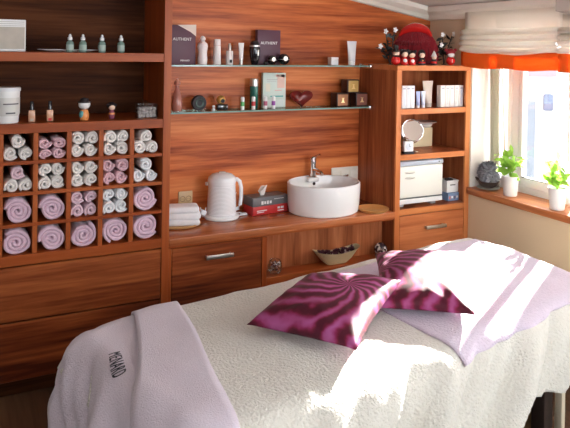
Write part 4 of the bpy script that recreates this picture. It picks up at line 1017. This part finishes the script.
fb = tag(sheet('foot_blanket', lin(0, 1, 70), lin(-.30, BW+.45, 80), LILAC, .016, foot_map, 2.0, .55, .008), 'lavender fleece blanket with lettering wrapped around the foot of the bed', 'blanket')
def strip_map(a, b):
    e = .455-.215*(b/.85); return e-(.168+.12*b)*(1-a)+.010*math.sin(b*7), b
so = sheet('folded_border', lin(0, 1, 12), lin(-.24, BW+.40, 80), LILAC, .028, strip_map, 2.0, .55, .010, fb)
tx = text_bm('MENARD', .052, .0005, 1.12)
m_ = Matrix.Rotation(0, 4, 'Z')
bmesh.ops.subdivide_edges(tx, edges=[e for e in tx.edges if e.calc_length() > .012], cuts=2)
for v in tx.verts:
    u, w_ = .090+v.co.y*.85*.99-v.co.x*.62*.20, .375+v.co.x*.62*.98+v.co.y*.85*.146; z = v.co.z
    v.co = cloth(u, w_, .0255, .55, 2.0)+Vector((0, 0, z))
o = obj('lettering', tx, mat('black_thread', (.02, .02, .03), .7), fb, smooth=0)
def head_map(a, b): return 1.065+a+.012*math.sin(b*8)-.04*max(0, b-.8), b*(1-.09*a)
ht = tag(sheet('bath_towel', lin(0, 1.03, 80), lin(.10, BW+.002, 70), LILAC2, .014, head_map, 5.0, .6, .008), 'lilac terry bath towel spread over the head end of the bed', 'towel')

# ------------------------------------------------------------------ pillows
def pillow_mat(name, cx, cy, sc, seed):
    m = bpy.data.materials.new(name); m.use_nodes = True; N, L = nodes(m); b = N['Principled BSDF']
    tc = N.new('ShaderNodeTexCoord'); mp = N.new('ShaderNodeMapping'); mp.inputs['Location'].default_value = (-cx, -cy, 0); L.new(tc.outputs['Object'], mp.inputs['Vector'])
    sp = N.new('ShaderNodeSeparateXYZ'); L.new(mp.outputs[0], sp.inputs[0])
    at = N.new('ShaderNodeMath'); at.operation = 'ARCTAN2'; L.new(sp.outputs[1], at.inputs[0]); L.new(sp.outputs[0], at.inputs[1])
    ln = N.new('ShaderNodeVectorMath'); ln.operation = 'LENGTH'; 
    cb0 = N.new('ShaderNodeCombineXYZ'); L.new(sp.outputs[0], cb0.inputs[0]); L.new(sp.outputs[1], cb0.inputs[1]); L.new(cb0.outputs[0], ln.inputs[0])
    sw = N.new('ShaderNodeMath'); sw.operation = 'MULTIPLY_ADD'; sw.inputs[1].default_value = 5.0; L.new(ln.outputs['Value'], sw.inputs[0]); L.new(at.outputs[0], sw.inputs[2])
    n1 = N.new('ShaderNodeTexNoise'); n1.inputs['Scale'].default_value = 9; n1.inputs['Detail'].default_value = 3; L.new(mp.outputs[0], n1.inputs['Vector'])
    ad = N.new('ShaderNodeMath'); ad.operation = 'MULTIPLY_ADD'; ad.inputs[1].default_value = .8; L.new(n1.outputs['Fac'], ad.inputs[0]); L.new(sw.outputs[0], ad.inputs[2])
    mu = N.new('ShaderNodeMath'); mu.operation = 'MULTIPLY'; mu.inputs[1].default_value = sc; L.new(ad.outputs[0], mu.inputs[0])
    si = N.new('ShaderNodeMath'); si.operation = 'SINE'; L.new(mu.outputs[0], si.inputs[0])
    ma = N.new('ShaderNodeMath'); ma.operation = 'MULTIPLY_ADD'; ma.inputs[1].default_value = .5; ma.inputs[2].default_value = .5; L.new(si.outputs[0], ma.inputs[0])
    cr = N.new('ShaderNodeValToRGB'); e = cr.color_ramp.elements
    e[0].position = .10; e[0].color = (.085, .006, .022, 1); e[1].position = 1; e[1].color = (.42, .11, .30, 1)
    for p_, c in ((.32, (.15, .010, .035)), (.55, (.27, .022, .10)), (.78, (.34, .06, .20))):
        k = e.new(p_); k.color = (*c, 1)
    L.new(ma.outputs[0], cr.inputs[0])
    n2 = N.new('ShaderNodeTexNoise'); n2.noise_dimensions = '4D'; n2.inputs['Scale'].default_value = 5; n2.inputs['W'].default_value = seed; L.new(tc.outputs['Object'], n2.inputs['Vector'])
    mx = N.new('ShaderNodeMix'); mx.data_type = 'RGBA'; mx.blend_type = 'MULTIPLY'; mx.inputs[0].default_value = .6
    c2 = N.new('ShaderNodeValToRGB'); c2.color_ramp.elements[0].position = .35; c2.color_ramp.elements[0].color = (.62, .22, .32, 1); c2.color_ramp.elements[1].position = .65; c2.color_ramp.elements[1].color = (1, 1, 1, 1)
    L.new(n2.outputs['Fac'], c2.inputs[0]); L.new(cr.outputs[0], mx.inputs[6]); L.new(c2.outputs[0], mx.inputs[7]); L.new(mx.outputs[2], b.inputs['Base Color'])
    b.inputs['Roughness'].default_value = .5; b.inputs['Specular IOR Level'].default_value = .25; b.inputs['Sheen Weight'].default_value = .05
    return m
def pillow(w_, h_, t_, m, seed):
    bm = B(); n = 44; g = {}
    for s in (1, -1):
        for i in range(n+1):
            for j in range(n+1):
                a, b = -1+2*i/n, -1+2*j/n
                if s == -1 and (i in (0, n) or j in (0, n)): g[s, i, j] = g[1, i, j]; continue
                A, B_ = abs(a), abs(b)
                prof = max(0, (1-A**2.2))**.5*max(0, (1-B_**2.2))**.5
                pin_a = 1-.075*(1-B_**2)*A**3; pin_b = 1-.075*(1-A**2)*B_**3
                x = a*w_/2*pin_a; y = b*h_/2*pin_b
                e = max(A, B_)
                wr = .010*nz(x, y, 9, seed)*(1-e*.3)+.006*math.sin((A-B_)*14+seed)*e**3*(1-e)*4
                bm_z = (t_*.50 if s == 1 else -t_*.26)*prof+wr*(s if s == 1 else .3)*prof**.3*(1 if prof > 0 else 0)
                g[s, i, j] = bm.verts.new((x, y, bm_z))
        for i in range(n):
            for j in range(n):
                q = [g[s, i, j], g[s, i+1, j], g[s, i+1, j+1], g[s, i, j+1]]
                bm.faces.new(q if s == 1 else q[::-1])
    return bm
def place_pillow(name, ex, ey, c, bm, m, label):
    ex = Vector(ex).normalized(); ez = ex.cross(Vector(ey)).normalized(); ey = ez.cross(ex)
    mw = Matrix((ex, ey, ez)).transposed().to_4x4(); mw.translation = Vector(c)
    o = obj(name, bm, m, smooth=0); o.data.shade_smooth(); o.matrix_world = mw
    return tag(o, label, 'pillow')
def corner_pillow(c, t_, m, seed, label):
    """c: left, near, right, far corner points of the seam; built around their centre."""
    P0, P1, P2, P3 = [Vector(q) for q in c]; cen = (P0+P1+P2+P3)/4
    nrm = (P2-P0).cross(P3-P1).normalized()
    ex = (P2+P1-P0-P3).normalized(); ey = nrm.cross(ex)
    w_ = ((P2-P3).length+(P1-P0).length)/2; h_ = ((P3-P0).length+(P2-P1).length)/2
    bm = pillow(w_, h_, t_, None, seed); inv = Matrix((ex, ey, nrm))
    for v in bm.verts:
        a, b = v.co.x/w_+.5, v.co.y/h_+.5
        p = P0.lerp(P1, a).lerp(P3.lerp(P2, a), b)-cen
        v.co = inv @ (p+nrm*v.co.z)
    mw = Matrix((ex, ey, nrm)).transposed().to_4x4(); mw.translation = cen
    o = obj('cushion', bm, m, smooth=0); o.data.shade_smooth(); o.matrix_world = mw
    return tag(o, label, 'pillow')
corner_pillow([(-.115, -1.262, .732), (.118, -1.575, .732), (.522, -1.275, .79), (.235, -1.050, .78)], .135, pillow_mat('magenta_swirl_print', .06, .05, 13, 1), 1, 'magenta and purple satin cushion with swirling print, nearer the foot of the bed')
corner_pillow([(.362, -1.335, .735), (.640, -1.530, .735), (1.055, -1.075, .765), (.655, -.895, .765)], .135, pillow_mat('magenta_ray_print', -.18, .02, 14, 3), 4, 'magenta satin cushion with radiating print lying in full sun on the towel')
